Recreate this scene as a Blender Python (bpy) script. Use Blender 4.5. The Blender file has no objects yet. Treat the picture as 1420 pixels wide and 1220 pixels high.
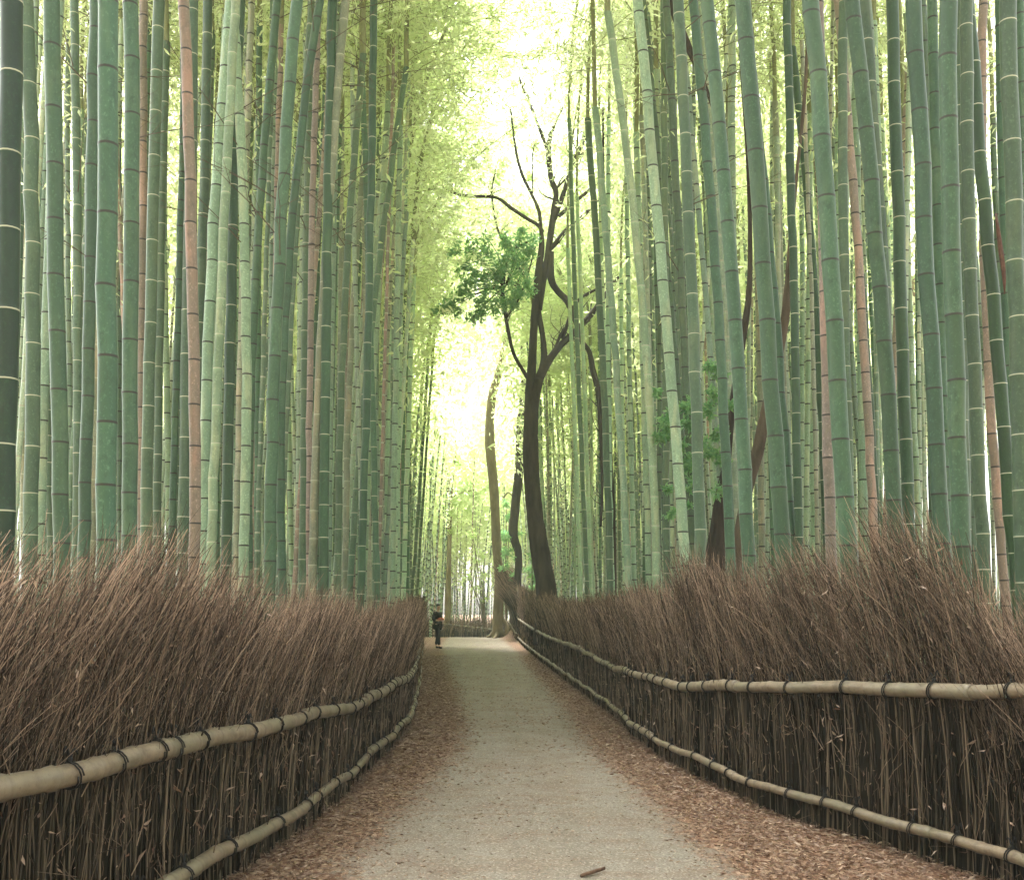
import bpy, math, random
import numpy as np
from math import radians
rnd = random.Random(11)
rng = np.random.default_rng(7)
S = bpy.context.scene
COL = S.collection

# ------------------------------------------------------------------ camera, sky, sun, exposure
F = 1400.0; HY = 850.0; EYE = 1.5
cam = bpy.data.cameras.new("camera"); camo = bpy.data.objects.new("camera", cam)
COL.objects.link(camo); S.camera = camo
camo.location = (0, 0, EYE); camo.rotation_euler = (radians(90), 0, 0)
cam.sensor_width = 36.0; cam.lens = 36.0*F/1420.0
cam.shift_y = (HY-610)/1420.0
cam.clip_start = 0.05; cam.clip_end = 3000
SUN_EL, SUN_ROT = radians(62), radians(-28)
w = bpy.data.worlds.new("World"); S.world = w; w.use_nodes = True
nt = w.node_tree; nt.nodes.clear()
wo = nt.nodes.new("ShaderNodeOutputWorld"); bg = nt.nodes.new("ShaderNodeBackground")
sky = nt.nodes.new("ShaderNodeTexSky"); sky.sky_type = 'NISHITA'; sky.sun_disc = False
sky.sun_elevation = SUN_EL; sky.sun_rotation = SUN_ROT
sky.air_density = 1.0; sky.dust_density = 5.0; sky.ozone_density = 0.6
bw = nt.nodes.new("ShaderNodeRGBToBW"); nt.links.new(sky.outputs[0], bw.inputs[0])     # thin overcast: the sky's colour mostly washed out
mxs = nt.nodes.new("ShaderNodeMix"); mxs.data_type = 'RGBA'; mxs.inputs[0].default_value = 0.8
tint = nt.nodes.new("ShaderNodeMix"); tint.data_type = 'RGBA'; tint.blend_type = 'MULTIPLY'; tint.inputs[0].default_value = 1.0; tint.inputs[7].default_value = (1.0, 0.985, 0.955, 1)
nt.links.new(sky.outputs[0], mxs.inputs[6]); nt.links.new(bw.outputs[0], mxs.inputs[7]); nt.links.new(mxs.outputs[2], tint.inputs[6]); nt.links.new(tint.outputs[2], bg.inputs[0]); nt.links.new(bg.outputs[0], wo.inputs[0])
bg.inputs[1].default_value = 0.15
sl = bpy.data.lights.new("sun", 'SUN'); so = bpy.data.objects.new("sun", sl); COL.objects.link(so)
sl.energy = 2.4; sl.angle = radians(14); sl.color = (1.0, 0.975, 0.92)
from mathutils import Vector, Matrix, noise as mnoise
# sky sun_rotation r: the sun stands towards (sin r, cos r)
sd = Vector((math.sin(SUN_ROT)*math.cos(SUN_EL), math.cos(SUN_ROT)*math.cos(SUN_EL), math.sin(SUN_EL)))
so.rotation_euler = sd.to_track_quat('Z', 'Y').to_euler(); so.location = (0, 0, 40)
S.view_settings.view_transform = 'Standard'; S.view_settings.look = 'None'
S.view_settings.exposure = 2.95; S.view_settings.gamma = 1.0
cy = S.cycles
cy.max_bounces = 8; cy.diffuse_bounces = 5; cy.transmission_bounces = 6; cy.glossy_bounces = 2; cy.volume_bounces = 1
cy.use_denoising = True
cy.volume_step_rate = 4.0
HAZE = 0.0013

# ------------------------------------------------------------------ helpers
def W(px, py, d):
    return np.array([(px-710.0)/F*d, d, EYE+(HY-py)/F*d])

def mesh_np(name, V, Q=None, T=None, mat=None, smooth=True, attrs=None, uniq=True):
    V = np.asarray(V, dtype=np.float32)
    me = bpy.data.meshes.new(name)
    loops = []; starts = []; n0 = 0
    nq = 0 if Q is None else len(Q); ntr = 0 if T is None else len(T)
    if nq:
        loops.append(np.asarray(Q, dtype=np.int32).ravel()); starts.append(np.arange(nq, dtype=np.int32)*4); n0 = nq*4
    if ntr:
        loops.append(np.asarray(T, dtype=np.int32).ravel()); starts.append(n0+np.arange(ntr, dtype=np.int32)*3)
    loops = np.concatenate(loops); starts = np.concatenate(starts)
    me.vertices.add(len(V)); me.vertices.foreach_set("co", V.ravel())
    me.loops.add(len(loops)); me.loops.foreach_set("vertex_index", loops)
    me.polygons.add(nq+ntr); me.polygons.foreach_set("loop_start", starts)
    if smooth: me.polygons.foreach_set("use_smooth", np.ones(nq+ntr, dtype=bool))
    me.update(calc_edges=True)
    for k, a in (attrs or {}).items():
        a = np.asarray(a, dtype=np.float32)
        if a.ndim == 2:
            if a.shape[1] == 3: a = np.concatenate([a, np.ones((len(a), 1), np.float32)], 1)
            at = me.attributes.new(k, 'FLOAT_COLOR', 'POINT'); at.data.foreach_set("color", a.ravel())
        else:
            at = me.attributes.new(k, 'FLOAT', 'POINT'); at.data.foreach_set("value", a)
    if mat: me.materials.append(mat)
    return me

def obj(name, me, parent=None, **props):
    o = bpy.data.objects.new(name, me); COL.objects.link(o)
    if parent: o.parent = parent
    for k, v in props.items(): o[k] = v
    return o

def thing(name, label, cat, loc=(0, 0, 0), group=None, rz=0.0):
    o = bpy.data.objects.new(name, None); COL.objects.link(o)
    o.location = loc; o.rotation_euler = (0, 0, rz); o.empty_display_size = 0.2
    o["label"] = label; o["category"] = cat
    if group: o["group"] = group
    return o

def tubes(P, R, sides=3, cap=False):
    """P (n,k,3), R (n,k): n tubes of k rings. returns V, Q, T"""
    P = np.asarray(P, float); R = np.asarray(R, float)
    n, k, _ = P.shape
    T = np.gradient(P, axis=1); T /= (np.linalg.norm(T, axis=2, keepdims=True)+1e-9)
    mt = T.mean(axis=1); ref = np.zeros((n, 3)); ref[:, 0] = 1
    ref[np.abs(mt[:, 0]) > 0.75*np.linalg.norm(mt, axis=1)] = (0, 0, 1)
    ref = np.repeat(ref[:, None, :], k, 1)
    U = np.cross(T, ref); U /= (np.linalg.norm(U, axis=2, keepdims=True)+1e-9)
    Vv = np.cross(T, U)
    a = np.arange(sides)*2*math.pi/sides
    ring = (U[:, :, None, :]*np.cos(a)[None, None, :, None] + Vv[:, :, None, :]*np.sin(a)[None, None, :, None])
    V = (P[:, :, None, :]+ring*R[:, :, None, None]).reshape(-1, 3)
    base = (np.arange(n)*k*sides)[:, None, None]+(np.arange(k-1)*sides)[None, :, None]
    j = np.arange(sides)[None, None, :]; j2 = (np.arange(sides)+1) % sides; j2 = j2[None, None, :]
    Q = np.stack([base+j, base+sides+j, base+sides+j2, base+j2], -1).reshape(-1, 4)
    Tt = None
    if cap:
        tl = []
        for i in range(n):
            for r, rev in ((0, False), (k-1, True)):
                b = i*k*sides+r*sides
                for q in range(1, sides-1):
                    tl.append((b, b+q, b+q+1) if not rev else (b, b+q+1, b+q))
        Tt = np.array(tl)
    return V, Q, Tt

def join(parts):
    Vs, Qs, Ts = [], [], []; o = 0
    for V, Q, T in parts:
        Vs.append(V)
        if Q is not None and len(Q): Qs.append(np.asarray(Q)+o)
        if T is not None and len(T): Ts.append(np.asarray(T)+o)
        o += len(V)
    return np.concatenate(Vs), (np.concatenate(Qs) if Qs else None), (np.concatenate(Ts) if Ts else None)

def smooth_line(pts, n, it=2):
    """Catmull-Rom through pts (k,m) -> n samples"""
    p = np.asarray(pts, float); k = len(p)
    e = np.concatenate([[2*p[0]-p[1]], p, [2*p[-1]-p[-2]]])
    t = np.linspace(0, k-1-1e-6, n); i = t.astype(int); f = (t-i)[:, None]
    a, b, c, d = e[i], e[i+1], e[i+2], e[i+3]
    return 0.5*((2*b)+(-a+c)*f+(2*a-5*b+4*c-d)*f*f+(-a+3*b-3*c+d)*f**3)

def leaves(C, D, L, Wd, roll=None, bend=0.15):
    """rhombic leaves: C base (n,3), D direction (n,3), lengths, widths -> V, Q (folded along nothing, 2 quads)"""
    n = len(C); D = D/(np.linalg.norm(D, axis=1, keepdims=True)+1e-9)
    r = rng.normal(size=(n, 3)); side = np.cross(D, r); side /= (np.linalg.norm(side, axis=1, keepdims=True)+1e-9)
    nrm = np.cross(side, D)
    L = np.asarray(L)[:, None]; Wd = np.asarray(Wd)[:, None]
    v0 = C; v1 = C+D*L*0.38+side*Wd*0.5+nrm*L*bend*0.4; v2 = C+D*L-nrm*L*bend; v3 = C+D*L*0.38-side*Wd*0.5+nrm*L*bend*0.4
    V = np.stack([v0, v1, v2, v3], 1).reshape(-1, 3)
    Q = np.arange(n*4).reshape(-1, 4)
    return V, Q

def interp(tab, y):
    t = np.asarray(tab, float); return np.interp(y, t[:, 0], t[:, 1])

# ------------------------------------------------------------------ materials
def newmat(name):
    m = bpy.data.materials.new(name); m.use_nodes = True
    n = m.node_tree.nodes; n.clear()
    out = n.new("ShaderNodeOutputMaterial"); b = n.new("ShaderNodeBsdfPrincipled")
    m.node_tree.links.new(b.outputs[0], out.inputs[0])
    return m, n, m.node_tree.links, b, out
def N(n, t, **kw):
    x = n.new(t)
    for k, v in kw.items(): setattr(x, k, v)
    return x
def mix(n, l, a, b, f, mode='MIX'):
    m = n.new("ShaderNodeMix"); m.data_type = 'RGBA'; m.blend_type = mode
    for s, v in ((0, f), (6, a), (7, b)):
        if hasattr(v, 'is_output'): l.new(v, m.inputs[s])
        elif s == 0: m.inputs[0].default_value = v
        else: m.inputs[s].default_value = (*v[:3], 1)
    return m.outputs[2]
def ramp(n, l, v, stops):
    r = n.new("ShaderNodeValToRGB"); e = r.color_ramp.elements
    while len(e) > 1: e.remove(e[0])
    e[0].position = stops[0][0]; e[0].color = (*stops[0][1], 1) if len(stops[0][1]) == 3 else stops[0][1]
    for p, c in stops[1:]:
        x = e.new(p); x.color = (*c, 1)
    l.new(v, r.inputs[0]); return r.outputs[0]
def noise(n, l, vec, scale, detail=4, rough=0.55):
    t = n.new("ShaderNodeTexNoise"); t.inputs["Scale"].default_value = scale
    t.inputs["Detail"].default_value = detail; t.inputs["Roughness"].default_value = rough
    if vec is not None: l.new(vec, t.inputs["Vector"])
    return t.outputs["Fac"]
def mapping(n, l, vec, sc):
    m = n.new("ShaderNodeMapping"); m.inputs["Scale"].default_value = sc; l.new(vec, m.inputs[0]); return m.outputs[0]
def mathn(n, l, op, a, b=None, clamp=False):
    m = n.new("ShaderNodeMath"); m.operation = op; m.use_clamp = clamp
    for s, v in ((0, a), (1, b)):
        if v is None: continue
        if hasattr(v, 'is_output'): l.new(v, m.inputs[s])
        else: m.inputs[s].default_value = v
    return m.outputs[0]
def bump(n, l, b, h, strength, dist):
    x = n.new("ShaderNodeBump"); x.inputs["Strength"].default_value = strength; x.inputs["Distance"].default_value = dist
    l.new(h, x.inputs["Height"]); l.new(x.outputs[0], b.inputs["Normal"])
def setc(l, b, c): l.new(c, b.inputs["Base Color"])

def culm_mat(name, from_attr=False):
    m, n, l, b, out = newmat(name)
    tc = n.new("ShaderNodeTexCoord"); oi = n.new("ShaderNodeObjectInfo")
    if from_attr:
        at = N(n, "ShaderNodeAttribute", attribute_name="ccol"); base = at.outputs["Color"]
        alpha = N(n, "ShaderNodeAttribute", attribute_name="style").outputs["Fac"]; vec = tc.outputs["Object"]
    else:
        base = oi.outputs["Color"]; alpha = oi.outputs["Alpha"]
        add = N(n, "ShaderNodeVectorMath", operation='ADD'); l.new(tc.outputs["Object"], add.inputs[0])
        cx = n.new("ShaderNodeCombineXYZ"); l.new(mathn(n, l, 'MULTIPLY', oi.outputs["Random"], 37.0), cx.inputs[0])
        l.new(mathn(n, l, 'MULTIPLY', oi.outputs["Random"], 91.0), cx.inputs[2]); l.new(cx.outputs[0], add.inputs[1]); vec = add.outputs[0]
    nd = N(n, "ShaderNodeAttribute", attribute_name="nd").outputs["Fac"]
    bl = N(n, "ShaderNodeAttribute", attribute_name="bl").outputs["Fac"]
    iv = N(n, "ShaderNodeAttribute", attribute_name="iv").outputs["Fac"]
    st = noise(n, l, mapping(n, l, vec, (70, 70, 1.6)), 1.0, 3, 0.6)
    bg_ = noise(n, l, mapping(n, l, vec, (6, 6, 1.3)), 1.0, 3, 0.6)
    sp = noise(n, l, mapping(n, l, vec, (55, 55, 42)), 1.0, 4, 0.7)
    def scaled(k, add=(1, 1, 1)):
        vm = N(n, "ShaderNodeVectorMath", operation='MULTIPLY_ADD'); l.new(base, vm.inputs[0]); vm.inputs[1].default_value = tuple(k*a for a in add); return vm.outputs[0]
    c = mix(n, l, base, scaled(2.3, (1.1, 1, 1.05)), mathn(n, l, 'MULTIPLY', ramp(n, l, sp, [(0.55, (0, 0, 0)), (0.66, (1, 1, 1))]), 0.55))
    c = mix(n, l, c, scaled(1.4, (1.4, 1.02, .95)), mathn(n, l, 'MULTIPLY', ramp(n, l, bg_, [(0.5, (0, 0, 0)), (0.66, (1, 1, 1))]), 0.6))
    bl2 = noise(n, l, mapping(n, l, vec, (16, 16, 9)), 1.0, 5, 0.7)
    c = mix(n, l, c, scaled(.45), mathn(n, l, 'MULTIPLY', ramp(n, l, bl2, [(0.52, (0, 0, 0)), (0.70, (1, 1, 1))]), 0.6))
    c = mix(n, l, c, (0.6, 0.6, 0.6), mathn(n, l, 'MULTIPLY', ramp(n, l, st, [(0.35, (0, 0, 0)), (0.75, (1, 1, 1))]), 0.30), 'OVERLAY')
    # each joint section slightly its own tone
    c = mix(n, l, c, scaled(.5, (.95, 1.1, .95)), mathn(n, l, 'MULTIPLY', iv, 0.5))
    # small dark flecks of soot mould
    fl = noise(n, l, mapping(n, l, vec, (160, 160, 60)), 1.0, 2, 0.5)
    c = mix(n, l, c, (0.03, 0.035, 0.025), mathn(n, l, 'MULTIPLY', ramp(n, l, fl, [(0.66, (0, 0, 0)), (0.74, (1, 1, 1))]), 0.5))
    c = mix(n, l, c, scaled(1.9, (1.05, 1, 1)), mathn(n, l, 'MULTIPLY', bl, mathn(n, l, 'ADD', mathn(n, l, 'MULTIPLY', alpha, -0.35), 0.55)))
    line = mix(n, l, (0.42, 0.42, 0.30), (0.028, 0.024, 0.018), alpha)
    c = mix(n, l, c, line, nd)
    setc(l, b, c)
    b.inputs["Roughness"].default_value = 0.5
    b.inputs["Specular IOR Level"].default_value = 0.4
    b.inputs["Sheen Weight"].default_value = 0.12; b.inputs["Sheen Roughness"].default_value = 0.35; b.inputs["Sheen Tint"].default_value = (0.8, 0.95, 0.8, 1)   # waxy bloom
    bump(n, l, b, st, 0.12, 0.004)
    return m

def simple_noise_mat(name, c1, c2, scale, rough=0.8, bumpd=0.01, bs=0.5, stretch=(1, 1, 1), spec=0.2, c3=None):
    m, n, l, b, out = newmat(name); tc = n.new("ShaderNodeTexCoord")
    v = mapping(n, l, tc.outputs["Object"], stretch)
    f = noise(n, l, v, scale, 6, 0.65)
    c = ramp(n, l, f, [(0.3, c1), (0.7, c2)])
    if c3:
        f2 = noise(n, l, v, scale*0.23, 3, 0.6)
        c = mix(n, l, c, c3, mathn(n, l, 'MULTIPLY', ramp(n, l, f2, [(0.5, (0, 0, 0)), (0.62, (1, 1, 1))]), 0.6))
    setc(l, b, c); b.inputs["Roughness"].default_value = rough; b.inputs["Specular IOR Level"].default_value = spec
    bump(n, l, b, f, bs, bumpd); return m

def leaf_mat(name, c1, c2, t1, t2, mixf=0.5, yellow=None):
    m = bpy.data.materials.new(name); m.use_nodes = True; n = m.node_tree.nodes; l = m.node_tree.links; n.clear()
    out = n.new("ShaderNodeOutputMaterial"); d = n.new("ShaderNodeBsdfDiffuse"); t = n.new("ShaderNodeBsdfTranslucent")
    g = n.new("ShaderNodeBsdfGlossy"); g.inputs["Roughness"].default_value = 0.45; g.inputs["Color"].default_value = (0.8, 0.85, 0.8, 1)
    at = N(n, "ShaderNodeAttribute", attribute_name="lv").outputs["Fac"]
    l.new(mix(n, l, c1, c2, at), d.inputs[0]); l.new(mix(n, l, t1, t2, at), t.inputs[0])
    ms = n.new("ShaderNodeMixShader"); ms.inputs[0].default_value = mixf
    l.new(d.outputs[0], ms.inputs[1]); l.new(t.outputs[0], ms.inputs[2])
    m2 = n.new("ShaderNodeMixShader"); m2.inputs[0].default_value = 0.05
    l.new(ms.outputs[0], m2.inputs[1]); l.new(g.outputs[0], m2.inputs[2]); l.new(m2.outputs[0], out.inputs[0])
    return m

M_CULM = culm_mat("bamboo_skin")
M_CULM_FAR = culm_mat("bamboo_skin_far", True)
M_BLEAF = leaf_mat("bamboo_leaf", (0.53, 0.61, 0.29), (0.62, 0.69, 0.36), (0.76, 0.88, 0.45), (0.86, 0.92, 0.56), 0.62)
M_TWIG = simple_noise_mat("bamboo_twig", (0.17, 0.18, 0.08), (0.27, 0.29, 0.14), 9.0)
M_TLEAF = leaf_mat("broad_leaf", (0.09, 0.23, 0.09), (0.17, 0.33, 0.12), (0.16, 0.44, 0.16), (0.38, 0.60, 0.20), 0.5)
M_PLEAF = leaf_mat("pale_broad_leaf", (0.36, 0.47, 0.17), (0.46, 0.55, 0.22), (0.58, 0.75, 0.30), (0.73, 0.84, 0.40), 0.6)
M_BARK = simple_noise_mat("dark_bark", (0.012, 0.009, 0.007), (0.055, 0.040, 0.028), 7.0, 0.9, 0.06, 1.0, (1, 1, 0.25), c3=(0.08, 0.065, 0.045))
M_PBARK = simple_noise_mat("pale_bark", (0.12, 0.09, 0.055), (0.24, 0.19, 0.12), 5.0, 0.9, 0.02, 0.7, (1, 1, 0.3))
M_BBARK = simple_noise_mat("brown_bark", (0.05, 0.037, 0.024), (0.14, 0.105, 0.072), 8.0, 0.9, 0.01, 0.6, (1, 1, 0.3))
M_ROPE = simple_noise_mat("black_rope", (0.004, 0.004, 0.004), (0.02, 0.018, 0.016), 90.0, 0.8, 0.002, 0.6)
def rail_mat():
    m, n, l, b, out = newmat("cut_bamboo_pole"); tc = n.new("ShaderNodeTexCoord")
    nd = N(n, "ShaderNodeAttribute", attribute_name="nd").outputs["Fac"]
    f = noise(n, l, tc.outputs["Object"], 14.0, 5, 0.7); f2 = noise(n, l, tc.outputs["Object"], 2.2, 3, 0.6)
    f3 = noise(n, l, tc.outputs["Object"], 60.0, 3, 0.6)
    c = ramp(n, l, f, [(0.3, (0.075, 0.053, 0.031)), (0.5, (0.165, 0.122, 0.076)), (0.8, (0.245, 0.19, 0.125))])
    c = mix(n, l, c, (0.125, 0.118, 0.07), mathn(n, l, 'MULTIPLY', ramp(n, l, f2, [(0.45, (0, 0, 0)), (0.6, (1, 1, 1))]), 0.5))
    c = mix(n, l, c, (0.09, 0.07, 0.045), mathn(n, l, 'MULTIPLY', ramp(n, l, f3, [(0.62, (0, 0, 0)), (0.7, (1, 1, 1))]), 0.55))
    c = mix(n, l, c, (0.14, 0.11, 0.07), mathn(n, l, 'MULTIPLY', nd, 0.75))
    setc(l, b, c); b.inputs["Roughness"].default_value = 0.5; bump(n, l, b, f, 0.2, 0.003); return m
M_RAIL = rail_mat()
def brush_mat(name, dark, mid, tip):
    m, n, l, b, out = newmat(name)
    lv = N(n, "ShaderNodeAttribute", attribute_name="lv").outputs["Fac"]
    tp = N(n, "ShaderNodeAttribute", attribute_name="tp").outputs["Fac"]
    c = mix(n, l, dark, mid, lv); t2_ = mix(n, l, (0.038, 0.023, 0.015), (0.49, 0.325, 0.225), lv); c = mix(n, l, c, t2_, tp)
    setc(l, b, c); b.inputs["Roughness"].default_value = 0.9; b.inputs["Specular IOR Level"].default_value = 0.04
    return m
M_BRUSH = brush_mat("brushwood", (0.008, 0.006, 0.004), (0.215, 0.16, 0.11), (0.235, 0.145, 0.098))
M_DRY = leaf_mat("dry_leaf", (0.135, 0.062, 0.036), (0.44, 0.31, 0.215), (0.12, 0.05, 0.025), (0.2, 0.14, 0.09), 0.15)

# ------------------------------------------------------------------ the layout of path and fences (x,y of the rails)
LF = [(-2.12, 2.0), (-2.06, 3.0), (-1.92, 3.9), (-1.67, 4.8), (-1.51, 5.8), (-1.41, 6.7), (-1.32, 8.1), (-1.31, 9.7), (-1.28, 10.9), (-1.30, 13.1),
      (-1.50, 15.7), (-1.77, 19.2), (-2.27, 25), (-2.72, 30), (-3.25, 37), (-3.5, 40)]
LZU = [(2, .83), (4.8, .845), (5.8, .825), (6.9, .80), (8.8, .71), (11, .73), (13.3, .70), (20, .9), (40, 1.1)]
RF = [(2.72, 3.4), (2.70, 4.6), (2.67, 5.3), (2.64, 5.65), (2.52, 5.95), (2.35, 6.36), (2.16, 6.84), (1.89, 7.55), (1.76, 8.35), (1.62, 9.3), (1.46, 10.6),
      (1.41, 12), (1.41, 14.4), (1.25, 19), (.98, 26.8), (.66, 35), (.25, 45.5)]
RZU = [(4, 1.1), (5.2, 1.1), (5.65, 1.07), (6.36, 1.02), (7.55, .955), (8.35, .90), (9.3, .82), (10.6, .81), (12, .80), (14.4, .74), (19, .85), (26.8, .86), (35, 1.0), (45, 1.25)]
def fx(tab, y):
    t = np.array([(b, a) for a, b in tab]); return np.interp(y, t[:, 0], t[:, 1])
GP = [(-50, 0), (25, 0), (30, .02), (39, .107), (44, .2), (48, .3), (50, .31), (56, -.1), (62, -.45), (70, -.5), (1000, -.5)]
def ground(x, y):
    x = np.asarray(x, float); y = np.asarray(y, float)
    z = interp(GP, y)
    z = z+1.05*np.exp(-((x-.35)/.45)**2-((y-48.3)/1.3)**2)
    l_, r_ = fx(LF, y), fx(RF, y)
    out = np.maximum(np.maximum(l_-0.25-x, x-r_-0.25), 0)
    near = (y < 47)
    z = z+np.where(near, np.minimum(out, 3)*0.04*(1+0.5*np.sin(x*1.3+y*.7)), 0)
    crown_ = np.clip(1-((x-(l_+r_)/2)/((r_-l_)/2+.01))**2, 0, 1)*0.03
    z = z+np.where(near, crown_, 0)
    z = z+0.006*np.sin(x*5.1+y*1.7)*np.sin(y*3.3-x*2.1)
    return z

# ------------------------------------------------------------------ ground sheet
xs = np.unique(np.round(np.concatenate([np.arange(-4.5, 4.5, .07), np.arange(-30, 30.1, 1.5), [-600, -300, -120, -60, 60, 120, 300, 600]]), 3))
ys = np.unique(np.round(np.concatenate([np.arange(2.5, 20, .09), np.arange(20, 62, .3), np.arange(-20, 120, 3.0), [-300, -100, -50, 160, 250, 400, 700, 1200]]), 3))
X, Y = np.meshgrid(xs, ys); Z = ground(X, Y)
gv = np.stack([X, Y, Z], -1).reshape(-1, 3)
nx, ny = len(xs), len(ys)
ii = (np.arange(ny-1)[:, None]*nx+np.arange(nx-1)[None, :])
gq = np.stack([ii, ii+1, ii+1+nx, ii+nx], -1).reshape(-1, 4)
PL = [(3, -1.0), (6, -0.95), (8, -.8), (11, -.62), (14, -.7), (20, -1.15), (27, -1.75), (35, -2.35), (41, -2.9), (50, -3.2)]
PR = [(3, 1.45), (6, 1.25), (8, 1.1), (11, 0.95), (14, .9), (20, .78), (27, .5), (35, .3), (41, 0), (50, -.7)]
def pathmask(x, y):
    a, b = interp(PL, y), interp(PR, y)
    d = np.minimum(x-a, b-x)
    return np.clip(d/0.55+0.5, 0, 1)
pm = pathmask(gv[:, 0], gv[:, 1])
m, n, l, b, out = newmat("forest_floor_and_path"); tc = n.new("ShaderNodeTexCoord"); ob = tc.outputs["Object"]
pa = N(n, "ShaderNodeAttribute", attribute_name="pm").outputs["Fac"]
n1 = noise(n, l, ob, 1.6, 5, 0.65); n2 = noise(n, l, ob, 14, 5, 0.7); n3 = noise(n, l, ob, 120, 3, 0.7)
n4 = noise(n, l, mapping(n, l, ob, (1.2, 4.5, 1)), 1.0, 4, 0.6)
vo = n.new("ShaderNodeTexVoronoi"); vo.inputs["Scale"].default_value = 95; l.new(ob, vo.inputs["Vector"])
vo2 = n.new("ShaderNodeTexVoronoi"); vo2.inputs["Scale"].default_value = 34; l.new(mapping(n, l, ob, (1.6, .7, 1)), vo2.inputs["Vector"])
grav = ramp(n, l, n3, [(0.25, (0.10, 0.085, 0.066)), (0.5, (0.192, 0.172, 0.140)), (0.8, (0.30, 0.27, 0.222))])
grav = mix(n, l, grav, (0.135, 0.090, 0.062), mathn(n, l, 'MULTIPLY', ramp(n, l, n1, [(0.42, (0, 0, 0)), (0.68, (1, 1, 1))]), 0.7))
st2 = noise(n, l, mapping(n, l, ob, (.7, 2.6, 1)), 2.2, 5, 0.7)
grav = mix(n, l, grav, (0.15, 0.095, 0.06), mathn(n, l, 'MULTIPLY', ramp(n, l, st2, [(0.5, (0, 0, 0)), (0.66, (1, 1, 1))]), 0.55))
trk = noise(n, l, mapping(n, l, ob, (2.6, .12, 1)), 1.0, 3, 0.6)
grav = mix(n, l, grav, (0.12, 0.10, 0.075), mathn(n, l, 'MULTIPLY', ramp(n, l, trk, [(0.48, (0, 0, 0)), (0.62, (1, 1, 1))]), 0.35))
sepc = n.new("ShaderNodeSeparateColor"); l.new(vo.outputs["Color"], sepc.inputs[0])
grav = mix(n, l, grav, (0.40, 0.35, 0.28), mathn(n, l, 'MULTIPLY', ramp(n, l, sepc.outputs[0], [(0.8, (0, 0, 0)), (0.86, (1, 1, 1))]), 0.45))
grav = mix(n, l, grav, (0.09, 0.075, 0.06), mathn(n, l, 'MULTIPLY', ramp(n, l, sepc.outputs[1], [(0.8, (0, 0, 0)), (0.86, (1, 1, 1))]), 0.5))
sep2 = n.new("ShaderNodeSeparateColor"); l.new(vo2.outputs["Color"], sep2.inputs[0])
lit = ramp(n, l, sep2.outputs[0], [(0.0, (0.05, 0.027, 0.017)), (0.35, (0.13, 0.070, 0.043)), (0.7, (0.20, 0.117, 0.075)), (1.0, (0.33, 0.23, 0.16))])
lit = mix(n, l, lit, (0.06, 0.04, 0.025), mathn(n, l, 'MULTIPLY', ramp(n, l, n2, [(0.45, (0, 0, 0)), (0.75, (1, 1, 1))]), 0.7))
e = mathn(n, l, 'ADD', pa, mathn(n, l, 'MULTIPLY', mathn(n, l, 'SUBTRACT', n1, 0.5), 1.1))
e = mathn(n, l, 'ADD', e, mathn(n, l, 'MULTIPLY', mathn(n, l, 'SUBTRACT', n2, 0.5), 1.4))
e = mathn(n, l, 'ADD', e, mathn(n, l, 'MULTIPLY', mathn(n, l, 'SUBTRACT', n4, 0.5), 0.9))
ef = ramp(n, l, e, [(0.32, (0, 0, 0)), (0.72, (1, 1, 1))])
setc(l, b, mix(n, l, lit, grav, ef)); b.inputs["Roughness"].default_value = 0.9; b.inputs["Specular IOR Level"].default_value = 0.15
hh = mathn(n, l, 'ADD', mathn(n, l, 'MULTIPLY', n3, 0.5), mathn(n, l, 'MULTIPLY', vo.outputs["Distance"], 0.5))
bump(n, l, b, mathn(n, l, 'ADD', hh, mathn(n, l, 'MULTIPLY', n2, 0.8)), 0.6, 0.012)
M_GROUND = m
obj("ground", mesh_np("ground", gv, gq, None, M_GROUND, True, {"pm": pm}), kind="structure", label="gravel path with brown leaf litter along both edges")

# ------------------------------------------------------------------ dry bamboo leaves on the path
def litter(nl, y0, y1, seed, edge):
    r = np.random.default_rng(seed)
    y = y0*(y1/y0)**r.random(nl)
    a, c = fx(LF, y)-0.1, fx(RF, y)+0.1
    x = a+(c-a)*r.random(nl)
    pmv = pathmask(x, y)
    nz = 0.5+0.5*np.sin(x*2.3+1.7*np.sin(y*1.1))*np.sin(y*1.9+x*.8)
    keep = r.random(nl) < np.clip((1-pmv)*1.0+pmv*(0.04+0.24*nz**2), 0, 1)
    x, y, pmv = x[keep], y[keep], pmv[keep]
    k = len(x); z = ground(x, y)+0.006+0.02*r.random(k)*(1-pmv)
    an = r.random(k)*2*math.pi
    D = np.stack([np.cos(an), np.sin(an), r.normal(0, .16, k)], 1)
    L = (0.015+0.05*r.random(k)**1.9)*np.clip(y/8, 1, 1.5)*(1-.35*pmv); Wd = L*(0.12+0.13*r.random(k))
    V, Q = leaves(np.stack([x, y, z], 1), D, L, Wd, bend=0.12)
    V[:, 2] = np.maximum(V[:, 2], ground(V[:, 0], V[:, 1])+0.003)
    lv = np.repeat(r.random(k)**1.6, 4)
    return V, Q, lv
V, Q, lv = litter(170000, 3.4, 34, 5, True)
o = obj("leaf_litter", mesh_np("leaf_litter", V, Q, None, M_DRY, False, {"lv": lv}), kind="stuff", label="dry brown bamboo leaves strewn on the path edges", category="leaf litter")

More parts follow.
